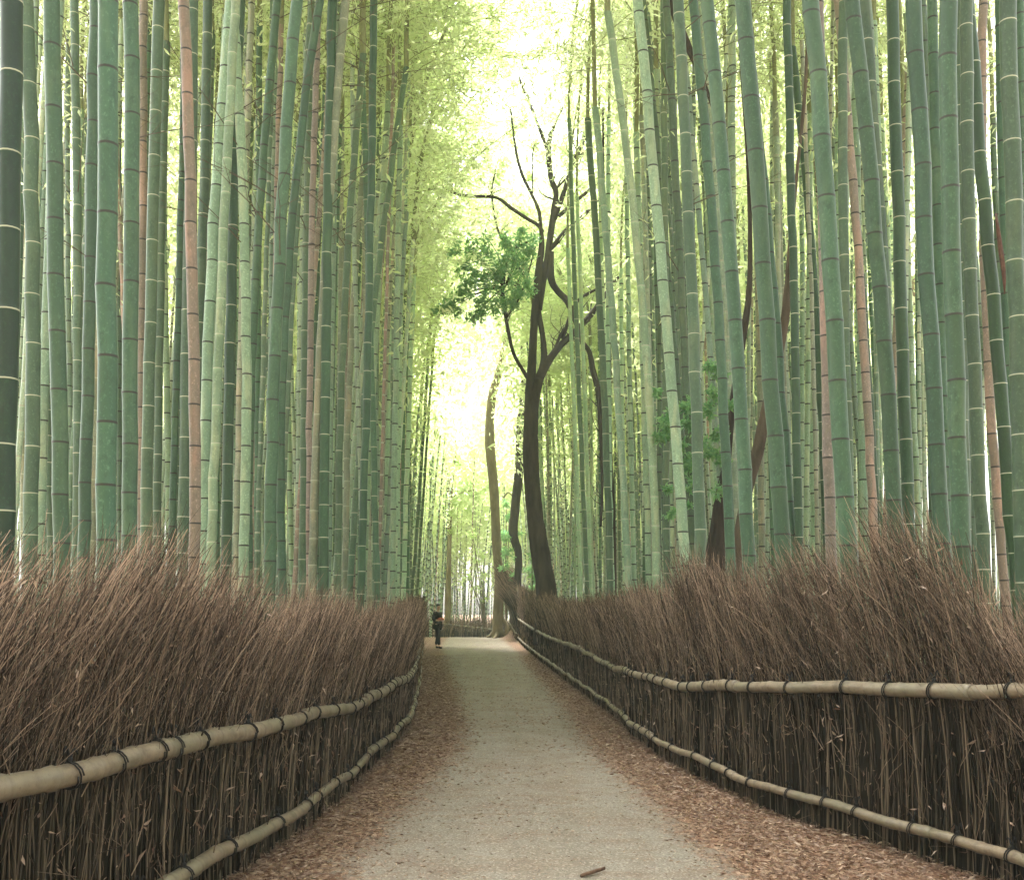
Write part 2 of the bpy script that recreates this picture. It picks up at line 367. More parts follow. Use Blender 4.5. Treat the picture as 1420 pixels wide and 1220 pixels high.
# ------------------------------------------------------------------ brushwood fences
def resample(tab, step_fn, z_fn=None):
    p = np.array(tab, float); s = np.concatenate([[0], np.cumsum(np.hypot(*np.diff(p, axis=0).T))])
    ss = np.linspace(0, s[-1], int(s[-1]/0.05)+1)
    x = np.interp(ss, s, p[:, 0]); y = np.interp(ss, s, p[:, 1])
    k = np.ones(13)/13
    xe = np.convolve(np.pad(x, 6, mode='edge'), k, 'valid'); ye = np.convolve(np.pad(y, 6, mode='edge'), k, 'valid')
    xe[:7] = x[:7]; ye[:7] = y[:7]; xe[-7:] = x[-7:]; ye[-7:] = y[-7:]
    return ss, xe, ye

def brush(tab, side, htab, seed, dens=1.0, lean=0.42, plume=1.0, ylim=None, inward=0.0, gfun=ground):
    """side: +1 when the brush stands to +x of the rail line"""
    r = np.random.default_rng(seed)
    ss, X_, Y_ = resample(tab, None)
    tx, ty = np.gradient(X_), np.gradient(Y_); tl = np.hypot(tx, ty)+1e-9; tx /= tl; ty /= tl
    nxn, nyn = ty*side, -tx*side      # away from the path
    dist = np.hypot(X_, Y_)
    step = ss[1]-ss[0]
    def sample(per_m, pw):
        lam = per_m*dens*np.minimum(1, (6.0/dist)**pw)*step
        cnt = r.poisson(lam); idx = np.repeat(np.arange(len(ss)), cnt)
        return idx
    out = []; LV = []; TP = []
    # stems
    i = sample(380, 0.85); k = len(i)
    off = 0.04+0.24*r.random(k)**0.8; jit = (r.random(k)-.5)*step
    bx = X_[i]+nxn[i]*off+tx[i]*jit; by = Y_[i]+nyn[i]*off+ty[i]*jit
    H = interp(htab, Y_[i])*(0.80+0.22*r.random(k))*(1+0.05*np.sin(ss[i]*2.1+seed)+0.04*np.sin(ss[i]*5.3))
    gz = gfun(bx, by)-0.03
    t = np.array([0, .22, .42, .6, .75, .88, 1.0])
    lw = lean*(0.35+0.9*r.random(k)); sw = r.normal(0, .09, k)+inward; tilt = r.normal(0, .06, k); tilt2 = r.normal(0, .06, k)
    P = np.zeros((k, 7, 3))
    for q, tt in enumerate(t):
        dn = lw*tt**3+tilt*tt+r.normal(0, .011, k); ds = -sw*tt**2.5+tilt2*tt*.6
        P[:, q, 0] = bx+tx[i]*dn+nxn[i]*ds; P[:, q, 1] = by+ty[i]*dn+nyn[i]*ds
        P[:, q, 2] = gz+H*tt
    scale = np.clip(dist[i]/7.0, 1, 5)
    R0 = (0.0030+0.0050*r.random(k)**2.0)*scale**0.75
    R = R0[:, None]*np.array([1.1, 1, .9, .75, .55, .4, .25])[None, :]
    V, Q, T = tubes(P, R, 3); out.append((V, Q, T))
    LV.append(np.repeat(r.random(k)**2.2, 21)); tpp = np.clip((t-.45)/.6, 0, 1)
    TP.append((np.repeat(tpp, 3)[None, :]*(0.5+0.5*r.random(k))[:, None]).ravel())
    # fine plume twigs
    i = sample(1500*plume, 0.75); k = len(i)
    Hs = interp(htab, Y_[i])*(1+0.05*np.sin(ss[i]*2.1+seed)+0.04*np.sin(ss[i]*5.3))
    z0 = Hs*(0.42+0.42*r.random(k)); off = 0.0+0.3*r.random(k); jit = (r.random(k)-.5)*step
    dn0 = lean*0.6*(z0/Hs)**3
    bx = X_[i]+nxn[i]*off+tx[i]*(jit+dn0); by = Y_[i]+nyn[i]*off+ty[i]*(jit+dn0)
    gz = gfun(bx, by)
    L = (0.28+0.42*r.random(k)); up = 1.0; tuft = np.sin(ss[i]*7.3+seed)+.7*np.sin(ss[i]*17.1+2*seed+z0*3); a = lean*(0.75+1.5*r.random(k)+.35*tuft)+r.normal(0, .12, k); c = r.normal(inward*1.2, .22, k)
    L = np.minimum(L, np.maximum((Hs*1.03+0.34*r.random(k)**3.5-z0)*1.15, .12))
    dx = tx[i]*a-nxn[i]*c; dy = ty[i]*a-nyn[i]*c; dz = 0.72+0.5*r.random(k)
    dl = np.sqrt(dx*dx+dy*dy+dz*dz)
    P = np.zeros((k, 4, 3)); bow = r.normal(0, .06, k)
    for q, tt in enumerate((0, .33, .66, 1)):
        P[:, q, 0] = bx+dx/dl*L*tt+tx[i]*bow*tt*(1-tt)*3; P[:, q, 1] = by+dy/dl*L*tt+ty[i]*bow*tt*(1-tt)*3; P[:, q, 2] = gz+z0+dz/dl*L*(tt-.1*tt*tt)
    scale = np.clip(dist[i]/8.0, 1, 4)
    R0 = (0.0009+0.0014*r.random(k)**2)*scale
    R = R0[:, None]*np.array([1, .85, .7, .45])[None, :]
    V, Q, T = tubes(P, R, 3); out.append((V, Q, T))
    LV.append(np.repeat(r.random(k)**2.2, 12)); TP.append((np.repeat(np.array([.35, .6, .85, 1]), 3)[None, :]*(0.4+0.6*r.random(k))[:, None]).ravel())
    # short broken twigs lying every way in the face of the fence
    i = sample(260, 0.9); k = len(i)
    Hs = interp(htab, Y_[i]); z0 = Hs*r.random(k)*.82; off = -0.02+0.10*r.random(k)
    bx = X_[i]+nxn[i]*off; by = Y_[i]+nyn[i]*off; gz = gfun(bx, by); L = .06+.22*r.random(k)**1.5
    al = r.normal(0, .55, k); sg = np.where(r.random(k) < .5, 1, -1)
    P = np.zeros((k, 3, 3)); bw_ = r.normal(0, .012, k)
    for q, tt in enumerate((0, .5, 1)):
        P[:, q, 0] = bx+tx[i]*(np.sin(al)*L*tt+bw_*(tt == .5)); P[:, q, 1] = by+ty[i]*(np.sin(al)*L*tt+bw_*(tt == .5)); P[:, q, 2] = gz+z0+np.cos(al)*L*tt
        P[:, q, 0] -= nxn[i]*.03*tt*r.random(k); P[:, q, 1] -= nyn[i]*.03*tt*r.random(k)
    R_ = (0.0014+0.0022*r.random(k)**2)[:, None]*np.clip(dist[i]/7, 1, 5)[:, None]*np.array([1, .9, .6])[None, :]
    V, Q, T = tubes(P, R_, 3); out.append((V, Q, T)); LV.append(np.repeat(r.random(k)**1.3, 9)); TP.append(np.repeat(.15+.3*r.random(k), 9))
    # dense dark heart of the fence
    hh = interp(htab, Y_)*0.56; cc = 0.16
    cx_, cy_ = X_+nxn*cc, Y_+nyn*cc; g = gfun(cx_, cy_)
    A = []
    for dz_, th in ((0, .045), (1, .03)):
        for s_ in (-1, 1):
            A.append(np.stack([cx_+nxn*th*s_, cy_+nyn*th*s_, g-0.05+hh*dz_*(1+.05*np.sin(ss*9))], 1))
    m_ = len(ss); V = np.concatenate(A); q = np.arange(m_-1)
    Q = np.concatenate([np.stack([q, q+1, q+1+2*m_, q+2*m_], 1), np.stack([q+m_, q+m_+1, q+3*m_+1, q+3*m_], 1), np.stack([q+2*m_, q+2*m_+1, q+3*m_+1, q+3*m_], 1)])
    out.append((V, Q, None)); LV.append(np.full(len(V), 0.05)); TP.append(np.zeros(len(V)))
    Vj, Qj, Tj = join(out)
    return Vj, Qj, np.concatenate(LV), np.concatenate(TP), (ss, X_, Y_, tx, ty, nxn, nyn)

def caught_leaves(geo, htab, n_, side, seed, ymax=20, gfun=ground):
    ss, X_, Y_, tx, ty, nxn, nyn = geo; r = np.random.default_rng(seed)
    p = np.where((Y_ < ymax) & (Y_ > 2.5), 1/Y_, 0); p /= p.sum()
    i = r.choice(len(ss), n_, p=p); off = 0.0+0.07*r.random(n_)
    z = interp(htab, Y_[i])*(0.05+0.88*r.random(n_)**0.9)
    x = X_[i]+nxn[i]*off; y = Y_[i]+nyn[i]*off
    C = np.stack([x, y, gfun(x, y)+z], 1)
    D = np.stack([tx[i]*r.normal(0, 1, n_)-nxn[i]*.3, ty[i]*r.normal(0, 1, n_)-nyn[i]*.3, r.normal(-.2, .6, n_)], 1)
    L = 0.022+0.055*r.random(n_)**1.5
    V, Q = leaves(C, D, L, L*(.14+.12*r.random(n_)), bend=.18)
    return V, Q, np.repeat(r.random(n_)**1.5, 4)

def pole(P, r0, r1, d, cut=True):
    """bamboo pole along P (k,3): nodes every 0.28 m"""
    P = np.asarray(P, float); s = np.concatenate([[0], np.cumsum(np.linalg.norm(np.diff(P, axis=0), axis=1))])
    Lt = s[-1]; nodes = np.arange(0.06, Lt-0.04, 0.27)
    h = max(.005, .0005*d)
    st = [(0, 1, 0)]; 
    for q in nodes: st += [(q-.03, .98, 0), (q-h, 1.08, .6), (q, 1.05, 1), (q+h, 1.10, .5), (q+.03, .98, 0)]
    st += [(Lt, .97, 0)]
    st = sorted(st); sv = np.array([min(max(a, 0), Lt) for a, _, _ in st]); k = len(sv)
    C = np.stack([np.interp(sv, s, P[:, j]) for j in range(3)], 1)
    R = (r0+(r1-r0)*sv/Lt)*np.array([b for _, b, _ in st]); nd = np.array([c for _, _, c in st])
    sides = 14 if d < 12 else 8
    # smooth tangents
    V, Q, T = tubes(C[None], R[None], sides, True)
    return V, Q, T, np.repeat(nd, sides)

def tie(c, t, r_, big=True):
    """black rope wound round a pole at c, direction t, radius r_, knot and loose ends"""
    t = np.array(t)/np.linalg.norm(t); u = np.cross(t, (0, 0, 1)); u /= np.linalg.norm(u); v = np.cross(t, u)
    pts = []; 
    n_ = 26 if big else 12; turns = 2 if big else 1
    for q in range(n_+1):
        a = q/n_*turns*2*math.pi; pts.append(c+t*((q/n_-.5)*.035+.01*math.sin(a))+(u*math.cos(a)+v*math.sin(a))*(r_+.006))
    parts = [tubes(np.array(pts)[None], np.full((1, n_+1), .0040), 5, True)]
    if big:
        k0 = c+(-v if v[2] < 0 else v)*0+np.array([0, 0, r_+.012])
        for dx_, dz_ in ((.05, .045), (-.04, .06), (.03, -.02)):
            e = np.array([k0, k0+t*dx_*.5+np.array([0, 0, dz_]), k0+t*dx_+np.array([0, 0, dz_*.4])])
            parts.append(tubes(smooth_line(e, 6)[None], np.array([[.006, .006, .005, .005, .004, .003]]), 4, True))
        parts.append(tubes(np.array([k0-t*.014, k0-t*.007, k0+t*.007, k0+t*.014])[None], np.array([[.004, .013, .013, .004]]), 6, True))
    return join(parts)

def add_rails(root, geo, side, zf, rad, name, piece, tie_every, ymin, ymax, seed, start=0.0):
    r = random.Random(seed); ss, X_, Y_, tx, ty, nxn, nyn = geo
    s_lo = np.interp(ymin, Y_, ss); s_hi = np.interp(ymax, Y_, ss); s0 = s_lo+start; first = True
    while s0 < s_hi-.4:
        ln = piece*(0.8+.4*r.random()); 
        dmid = float(np.interp(s0, ss, Y_))
        if dmid > 14: ln = max(ln*1.6, 3.6)
        s1 = min(s0+ln, s_hi)
        sv = np.linspace(s0-0.06, s1+.05, max(6, int((s1-s0)/.2)))
        x = np.interp(sv, ss, X_); y = np.interp(sv, ss, Y_)
        ox = np.interp(sv, ss, nxn); oy = np.interp(sv, ss, nyn)
        rr = rad*(.92+.22*r.random())*max(1.0, 1)
        x = x-ox*0.0; y = y-oy*0.0
        z = zf(x, y)
        # poles are nearly straight, the line bends at the joints
        wob = 0.010*np.sin(sv*3.1+seed)+0.006*np.sin(sv*7.7)
        P = np.stack([x+ox*wob, y+oy*wob, z+wob*.8], 1)
        V, Q, T, nd = pole(P, rr*1.06, rr*.9, dmid)
        ro = obj(name, mesh_np(name, V, Q, T, M_RAIL, True, {"nd": nd}), root)
        te = tie_every if dmid < 12 else tie_every*1.6
        q = s0+.2*r.random()+.08
        while q < s1-.03 and np.interp(q, ss, Y_) < 17:
            c = np.array([np.interp(q, sv, P[:, j]) for j in range(3)]); c2 = np.array([np.interp(q+.05, sv, P[:, j]) for j in range(3)])
            tr = rr*(1.06-.16*(q-s0)/(s1-s0))
            Vt, Qt, Tt = tie(c, c2-c, tr*1.03, dmid < 11)
            obj("rope_tie", mesh_np("rope_tie", Vt, Qt, Tt, M_ROPE), ro)
            q += te*(.5+1.0*r.random())
        s0 = s1; 

def wpart(name, me, root, **props):
    """a part whose mesh is written in world coordinates, under a root that stands elsewhere (unrotated)"""
    o = obj(name, me, root, **props); o.location = -root.location; return o

def fence(label, tab, side, htab, seed, zlow, zup, rad_low, rad_up, kw=None, rails=True, gfun=ground, nleaf=0, ymin=2.2, ymax=99, lowstart=0.0, upstart=0.0):
    V, Q, lv, tp, geo = brush(tab, side, htab, seed, gfun=gfun, **(kw or {}))
    root = thing("brushwood_fence", label, "fence", (tab[0][0], tab[0][1], 0))
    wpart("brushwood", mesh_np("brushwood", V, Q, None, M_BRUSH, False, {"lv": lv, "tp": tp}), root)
    if rails:
        n0 = len(root.children)
        add_rails(root, geo, side, lambda x, y: zlow(x, y), rad_low, None, "rail", 2.3, .50, ymin, ymax, seed+1, lowstart)
        add_rails(root, geo, side, lambda x, y: zup(x, y), rad_up, None, "rail", 2.3, .48, ymin, ymax, seed+2, upstart)
        for c in root.children:
            if c.name.startswith("rail"): c.location = -root.location
    if nleaf:
        V, Q, lv = caught_leaves(geo, htab, nleaf, side, seed+9)
        wpart("caught_leaves", mesh_np("caught_leaves", V, Q, None, M_DRY, False, {"lv": lv}), root, kind="stuff")
    return root
_ar = add_rails
def add_rails(root, geo, side, zf, rad, _n, name, piece, tie_every, ymin, ymax, seed, start=0.0):
    return _ar(root, geo, side, zf, rad, name, piece, tie_every, ymin, ymax, seed, start)

LH = [(2, 1.80), (4, 1.80), (5.4, 1.78), (6.2, 1.68), (8.5, 1.54), (11, 1.54), (13, 1.56), (20, 1.66), (30, 1.82), (40, 1.95)]
RH = [(3.4, 1.50), (5.2, 1.58), (5.7, 1.86), (6.2, 2.14), (6.7, 1.95), (7.3, 2.0), (8.3, 1.94), (9.4, 2.02), (10.6, 1.82), (14, 1.74), (22, 1.72), (34, 2.1), (45, 2.5)]
fence("long brushwood fence along the left side of the path with two bamboo rails", LF, -1, LH, 21,
      lambda x, y: ground(x, y)+.2, lambda x, y: interp(LZU, y)+ground(x, y)*(y > 25), .036, .047, nleaf=1700, ymax=40, kw=dict(inward=.04))
fence("long brushwood fence along the right side of the path with two bamboo rails", RF, 1, RH, 33,
      lambda x, y: ground(x, y)*(y > 14)+.2, lambda x, y: interp(RZU, y), .034, .040, nleaf=1700, ymax=45.2, kw=dict(inward=.02), lowstart=.35)
# the short piece that climbs the bank by the pale tree
fence("short brushwood fence climbing the bank beside the pale trunk at the path's end", [(.24, 45.3), (.10, 46.2), (-.02, 47.2), (-.12, 48.3)], 1,
      [(44, 2.6), (49, 2.9)], 47, lambda x, y: ground(x, y)+.35, lambda x, y: ground(x, y)+1.1, .035, .035, kw=dict(lean=.7, inward=.8, dens=3.0), ymax=48.2)
# beyond the crest
fence("low brushwood fence across the far end of the path beyond the crest", [(-6.2, 56.5), (-4.6, 58), (-2.6, 59), (-.6, 59.6), (.6, 60)], -1, [(50, 1.25), (60, 1.45)], 53,
      lambda x, y: ground(x, y)+.3, lambda x, y: ground(x, y)+1.02-.12*(x+3)*0.8, .04, .05, kw=dict(lean=.1, dens=1.6), ymin=56.5, ymax=59.9)

# ------------------------------------------------------------------ bamboo
# colours (linear) by look
KC = {'D': (0.006, 0.024, 0.009), 'T': (0.043, 0.096, 0.049), 'W': (0.14, 0.115, 0.085), 'G': (0.052, 0.092, 0.048), 'B': (0.026, 0.066, 0.027),
      'V': (0.016, 0.048, 0.011), 'P': (0.185, 0.268, 0.165), 'K': (0.205, 0.158, 0.120), 'Y': (0.150, 0.165, 0.108)}
KW = {'D': "very dark green", 'T': "blue-green", 'G': "mid green", 'B': "deep green", 'V': "glossy vivid green", 'P': "pale green", 'K': "pinkish brown dead", 'W': "grey-brown weathered", 'Y': "grey-green blotched"}
TR = [  # px at y=0, 400, 800 of the photo, width, colour, dark rings
 (14,11,2,30,'D',0),(37,44,41,20,'G',0),(47,31,32,7,'Y',0),(82,87,88,22,'T',1),(100,106,105,12,'G',0),(137,128,116,17,'T',1),(125,111,104,11,'G',1),
 (155,153,149,27,'T',1),(172,170,168,9,'G',1),(187,184,180,21,'T',1),(203,200,197,12,'W',1),(227,214,203,16,'G',0),(232,222,217,11,'G',0),(140,135,124,13,'Y',0),
 (75,69,61,9,'T',1),(79,74,70,8,'P',1),(225,229,236,9,'P',1),(253,266,270,16,'K',1),(267,266,263,11,'W',1),(281,275,264,14,'G',0),(262,258,252,17,'G',0),
 (255,247,235,10,'T',1),(293,287,283,9,'K',1),(315,289,281,15,'P',1),(317,337,336,14,'P',1),(327,317,312,15,'B',0),(387,355,345,12,'T',1),(393,383,378,8,'K',1),
 (418,389,375,17,'T',1),(449,401,392,12,'T',1),(296,299,300,8,'T',1),(331,328,327,8,'P',1),(362,359,357,9,'T',1),(420,401,405,7,'P',1),(428,422,419,11,'G',0),
 (447,434,430,9,'K',1),(463,454,449,14,'B',0),(484,452,435,12,'Y',0),(513,480,469,10,'G',0),(526,490,479,9,'Y',0),(518,512,501,11,'B',0),(579,521,486,9,'G',0),
 (547,541,536,7,'P',1),(556,550,544,8,'P',1),(575,557,551,7,'P',1),(590,573,560,7,'P',1),(500,513,523,9,'T',0),(480,467,458,8,'P',1),(476,472,470,8,'Y',0),(498,493,489,7,'P',1),
 (612,598,573,5,'G',0),(640,608,580,4,'G',0),(530,523,520,7,'G',0),(442,440,443,8,'T',1),(570,566,565,6,'B',0),(310,305,302,7,'P',1),(410,413,412,7,'P',1),
 (774,790,805,6,'P',0),(782,797,813,7,'G',0),(786,805,819,6,'P',0),(799,830,845,10,'G',0),(811,846,871,10,'P',0),(838,888,910,11,'P',0),(846,842,849,7,'P',1),
 (858,860,866,6,'P',1),(880,896,905,8,'Y',0),(888,923,953,15,'P',1),(896,930,960,10,'G',1),(920,943,961,11,'G',1),(945,961,973,16,'G',0),(965,996,1015,14,'T',1),
 (981,1016,1038,19,'T',1),(1014,1016,1026,11,'P',1),(1023,1056,1086,22,'T',1),(1037,1074,1102,14,'T',1),(1064,1080,1090,9,'Y',0),(1091,1100,1109,12,'B',0),(1098,1133,1148,11,'B',0),
 (1129,1156,1180,24,'T',1),(1135,1144,1153,15,'K',1),(1172,1214,1245,21,'T',1),(1194,1225,1240,16,'G',0),(1165,1197,1220,10,'B',0),(1181,1192,1200,11,'P',1),(1176,1174,1184,14,'G',0),
 (1231,1245,1261,17,'B',0),(1216,1228,1238,11,'P',1),(1250,1260,1278,9,'P',1),(1263,1285,1308,22,'T',1),(1282,1297,1312,14,'T',1),(1301,1314,1332,24,'T',1),(1325,1334,1354,15,'G',1),
 (1343,1349,1366,18,'G',0),(1354,1382,1412,18,'V',0),(1362,1366,1391,13,'K',1),(1379,1391,1413,14,'T',1),(1398,1410,1421,23,'G',0),(1417,1424,1430,13,'T',1),
 (946,951,962,8,'G',1),(1006,1006,1010,9,'Y',1),(1118,1124,1128,8,'P',1),(1160,1158,1160,9,'P',1),(870,872,880,7,'P',1),(830,836,852,6,'P',1),(908,912,925,8,'G',1),
]
def culm_mesh(path, r0, ztop, ltaper, seed, far=1.0, sides=12, taper_from=.55, dark=True):
    """path(z)->(x,y) relative to the foot. joints, bands, slight kinks"""
    r = random.Random(seed)
    zs = []; z = 0.10; il = .17
    while z < ztop-.05:
        zs.append(z); hgt = z
        il = (0.19+0.215*min(1, hgt/3.0))*(r0/.055)**.75*(.93+.14*r.random()); z += il
    h = (0.0062 if dark else 0.0032)*far**.75
    st = [(-.12, 1.12, 0, 0, .2)]; iv = r.random()
    for q in zs:
        st += [(q-.10, .997, 0, .0, iv), (q-.035, .998, 0, .12, iv), (q-h*1.5-.002, 1.012, 0, .6, iv), (q-h*.7, 1.03, 1, .5, iv)]; iv = r.random()**1.5
        st += [(q+h*.7, 1.04, 1, 0, iv), (q+h*1.6, 1.02, 0, 0, iv), (q+.035, .993, 0, 0, iv)]
    st += [(ztop, 1, 0, 0, iv)]
    st = np.array(st); zz = st[:, 0]
    H = ltaper
    rad = r0*np.clip(1-.10*zz/H-.65*np.clip(zz/H-taper_from, 0, 1)**1.2, .15, 1.1)*st[:, 1]
    C = np.zeros((len(zz), 3)); 
    for q, a in enumerate(zz):
        C[q, :2] = path(a)
    C[:, 2] = zz
    kn = np.interp(zz, [-.2]+zs+[ztop+.1], np.concatenate([[0], np.array([r.gauss(0, .10*r0) for _ in zs]), [0]])); C[:, 0] += kn
    k = len(zz); a = np.arange(sides)*2*math.pi/sides+r.random()
    V = np.zeros((k, sides, 3)); V[:, :, 0] = C[:, 0:1]+rad[:, None]*np.cos(a); V[:, :, 1] = C[:, 1:2]+rad[:, None]*np.sin(a); V[:, :, 2] = C[:, 2:3]
    b = (np.arange(k-1)*sides)[:, None]; j = np.arange(sides)[None]; j2 = (j+1) % sides
    Q = np.stack([b+j, b+j2, b+sides+j2, b+sides+j], -1).reshape(-1, 4)
    rep = lambda c: np.repeat(st[:, c], sides)
    return V.reshape(-1, 3), Q, rep(2), rep(3), rep(4)

# crowns of leaves: eight shapes, shared
def crown(seed, L=8.0, arch=2.6, nodes=20, leaf_n=11, leaf=.135, leafw=.030, twigs=6, blen=1.5):
    r = np.random.default_rng(seed)
    t = np.linspace(0, 1, 14); cpath = np.stack([arch*t**2.4, .25*np.sin(t*3+seed)*t, L*(t-.13*t**3)], 1)
    Rr = .036*(1-t)**.8+.004
    wood = [tubes(cpath[None], Rr[None], 6)]
    LC, LD, LL = [], [], []
    brP, brR = [], []
    for q in range(nodes):
        tn = .06+.94*(q+.5)/nodes; c = np.array([np.interp(tn, t, cpath[:, j]) for j in range(3)])
        for s_ in range(2):
            az = r.random()*2*math.pi; el = r.uniform(.15, .75); bl = blen*(1.15-.65*tn)*r.uniform(.7, 1.2)
            d = np.array([math.cos(az)*math.cos(el), math.sin(az)*math.cos(el), math.sin(el)])
            tt = np.linspace(0, 1, 6); P = c+d*bl*tt[:, None]; P[:, 2] -= .42*bl*tt**2
            brP.append(P); brR.append(.007*(1-tt*.8)*(1.3-tn))
            for w_ in range(twigs):
                u = (w_+.8)/(twigs+.2); p0 = np.array([np.interp(u, tt, P[:, j]) for j in range(3)])
                td = d*.5+r.normal(0, .6, 3); td /= np.linalg.norm(td); tl = r.uniform(.25, .55)
                p1 = p0+td*tl; p1[2] -= .12*tl
                brP.append(np.linspace(p0, p1, 6)); brR.append(np.full(6, .0028))
                k = leaf_n; uu = r.random(k)
                LC.append(p0+(p1-p0)*uu[:, None]+r.normal(0, .035, (k, 3))); dd = td*.5+r.normal(0, .6, (k, 3)); dd[:, 2] -= .35
                LD.append(dd); LL.append(leaf*r.uniform(.6, 1.25, k))
    wood.append(tubes(np.array(brP), np.array(brR), 3))
    Vw, Qw, _ = join(wood)
    C = np.concatenate(LC); D = np.concatenate(LD); Ln = np.concatenate(LL)
    V, Q = leaves(C, D, Ln, leafw*Ln/leaf, bend=.12)
    mw = mesh_np("branches", Vw, Qw, None, M_TWIG); ml = mesh_np("foliage", V, Q, None, M_BLEAF, False, {"lv": np.repeat(r.random(len(C)), 4)})
    return mw, ml
CROWNS = [crown(100+i, L=7.5+.5*(i % 3), arch=1.6+.5*(i % 4)) for i in range(7)]

BAM = []
def place_bamboo(px3, width, kind, dark, d, label=None, ztop=None, seed=0):
    x0, xm, x1 = px3
    z = np.array([EYE+(HY-p)/F*d for p in (800, 400, 0)]); xw = np.array([(p-710)/F*d for p in (x1, xm, x0)])
    foot_slope = (xw[1]-xw[0])/(z[1]-z[0]); foot_slope = max(-.12, min(.12, foot_slope*1.0))
    co = np.polyfit(z, xw, 2)
    fs = 2*co[0]*z[0]+co[1]; ts = 2*co[0]*z[2]+co[1]
    fs = max(-.15, min(.15, fs)); ts = max(-.14, min(.14, ts))
    r = random.Random(seed*7+3); yt = r.uniform(-.025, .025)
    side = -1 if xw[0] < 0 else 1
    zc = ztop or r.uniform(9.2, 11.0)
    if d > 17: zc = max(zc, EYE+HY/F*d*.80) if d < 24 else r.uniform(10, 12)
    def X_(zz):
        if zz < z[0]: return xw[0]+fs*(zz-z[0])
        if zz > z[2]:
            return xw[2]+ts*(zz-z[2])-side*.012*min((zz-z[2]), 6)**1.6*.5
        return np.polyval(co, zz)
    fx0 = X_(0.0); g = float(ground(fx0, d))
    path = lambda zz: (X_(zz+g)-fx0, yt*zz)
    far = max(1.0, d/9.0)
    rad = width*d/F/2*1.0
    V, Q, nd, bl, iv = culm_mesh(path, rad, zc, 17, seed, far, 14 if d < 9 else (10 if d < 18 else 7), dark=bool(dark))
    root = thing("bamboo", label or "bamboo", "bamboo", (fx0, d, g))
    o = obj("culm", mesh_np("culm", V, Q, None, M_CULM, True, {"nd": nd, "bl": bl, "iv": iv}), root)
    c = KC[kind]; v = r.uniform(.86, 1.16)*(1+.65*min(1, max(0, (d-9)/12))); hsh = r.uniform(-.02, .02)  # paler with depth: a fade with distance put into the stem colour
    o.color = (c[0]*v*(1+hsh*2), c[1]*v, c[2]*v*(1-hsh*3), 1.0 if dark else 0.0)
    # crown: shared branches + foliage
    if kind != 'K' or r.random() < .3:
        px_, py_ = path(zc); mw, ml = CROWNS[seed % len(CROWNS)]
        az = (0 if side < 0 else math.pi)+r.uniform(-1.1, 1.1); cs = r.uniform(1.25, 1.6) if d > 22 else 1.0
        if (side < 0 and d > 19) or d > 34: az = (0 if side < 0 else math.pi)+r.uniform(-.6, .6); cs = r.uniform(1.5, 2.0)
        if side > 0 and 17 < d < 34 and fx0 < 3.2: az = r.uniform(-.6, .6); cs = .8     # they lean out of the way of the big tree
        for nm, me in (("branches", mw), ("foliage", ml)):
            q = obj(nm, me, root); q.location = (px_, py_, zc-.05); q.rotation_euler = (0, 0, az); q.scale = (cs, cs, 1)
    BAM.append(dict(o=root, px=xm, d=d, w=width, kind=kind, dark=dark, lean=x0-x1, side=side, traced=label is None))
    return root
def behind(px, d, side):
    for _ in range(200):
        x = (px-710)/F*d
        if side < 0 and x < fx(LF, d)-.42: return d
        if side > 0 and x > fx(RF, d)+.42: return d
        d *= 1.02
    return d
for i, (a, b_, c, wd, k, dk) in enumerate(TR):
    side = -1 if c < 690 else 1
    D = .118 if wd >= 13 else .108
    if k == 'D': D = .125
    if k == 'K': D *= .8
    d = F*D/wd*(1+.05*math.sin(i*2.3))
    d = min(d, 30); d = behind(c, d, side)
    place_bamboo((a, b_, c), wd, k, dk, d, seed=i+1)
n_traced = len(BAM)
# the rest of the grove, standing further in
def filler(count, seed):
    r = random.Random(seed); made = 0; pts = [(b_['o'].location.x, b_['o'].location.y) for b_ in BAM]
    while made < count:
        side = -1 if r.random() < .5 else 1
        d = r.uniform(16, 46) if r.random() < .88 else r.uniform(9, 20)
        edge = fx(LF, d) if side < 0 else fx(RF, d)
        off = .45+r.random()**1.3*min(9, .50*d)
        x = edge+side*off
        if d > 46 or abs(x/d) > .53: continue
        if 26 < d < 37 and .2 < x < 1.9: continue
        if d < 36 and 768 < 710+x/d*F < 885: continue
        if d > 43 and x > -2 and x < 2.2: continue
        if d < 14 and off < 1.0: continue
        if any((x-a)**2+(d-c)**2 < .16 for a, c in pts): continue
        pts.append((x, d)); D = r.uniform(.085, .125); wd = D*F/d
        px = 710+x/d*F; ln = (-side)*r.uniform(-.25, 1.0)*.055*F*0.57
        bend = -side*r.uniform(0, .012)*F*.57
        k = r.choices(['P', 'G', 'T', 'Y', 'B', 'K'], [6, 2.4, 2.6, 1.2, .8, .35])[0]
        place_bamboo((px+ln+bend, px+ln*.5, px+ln*.0), wd, k, int(r.random() < (.25 if k in 'BG' else .65)), d, label="x", seed=500+made)
        made += 1
filler(300-n_traced, 5)

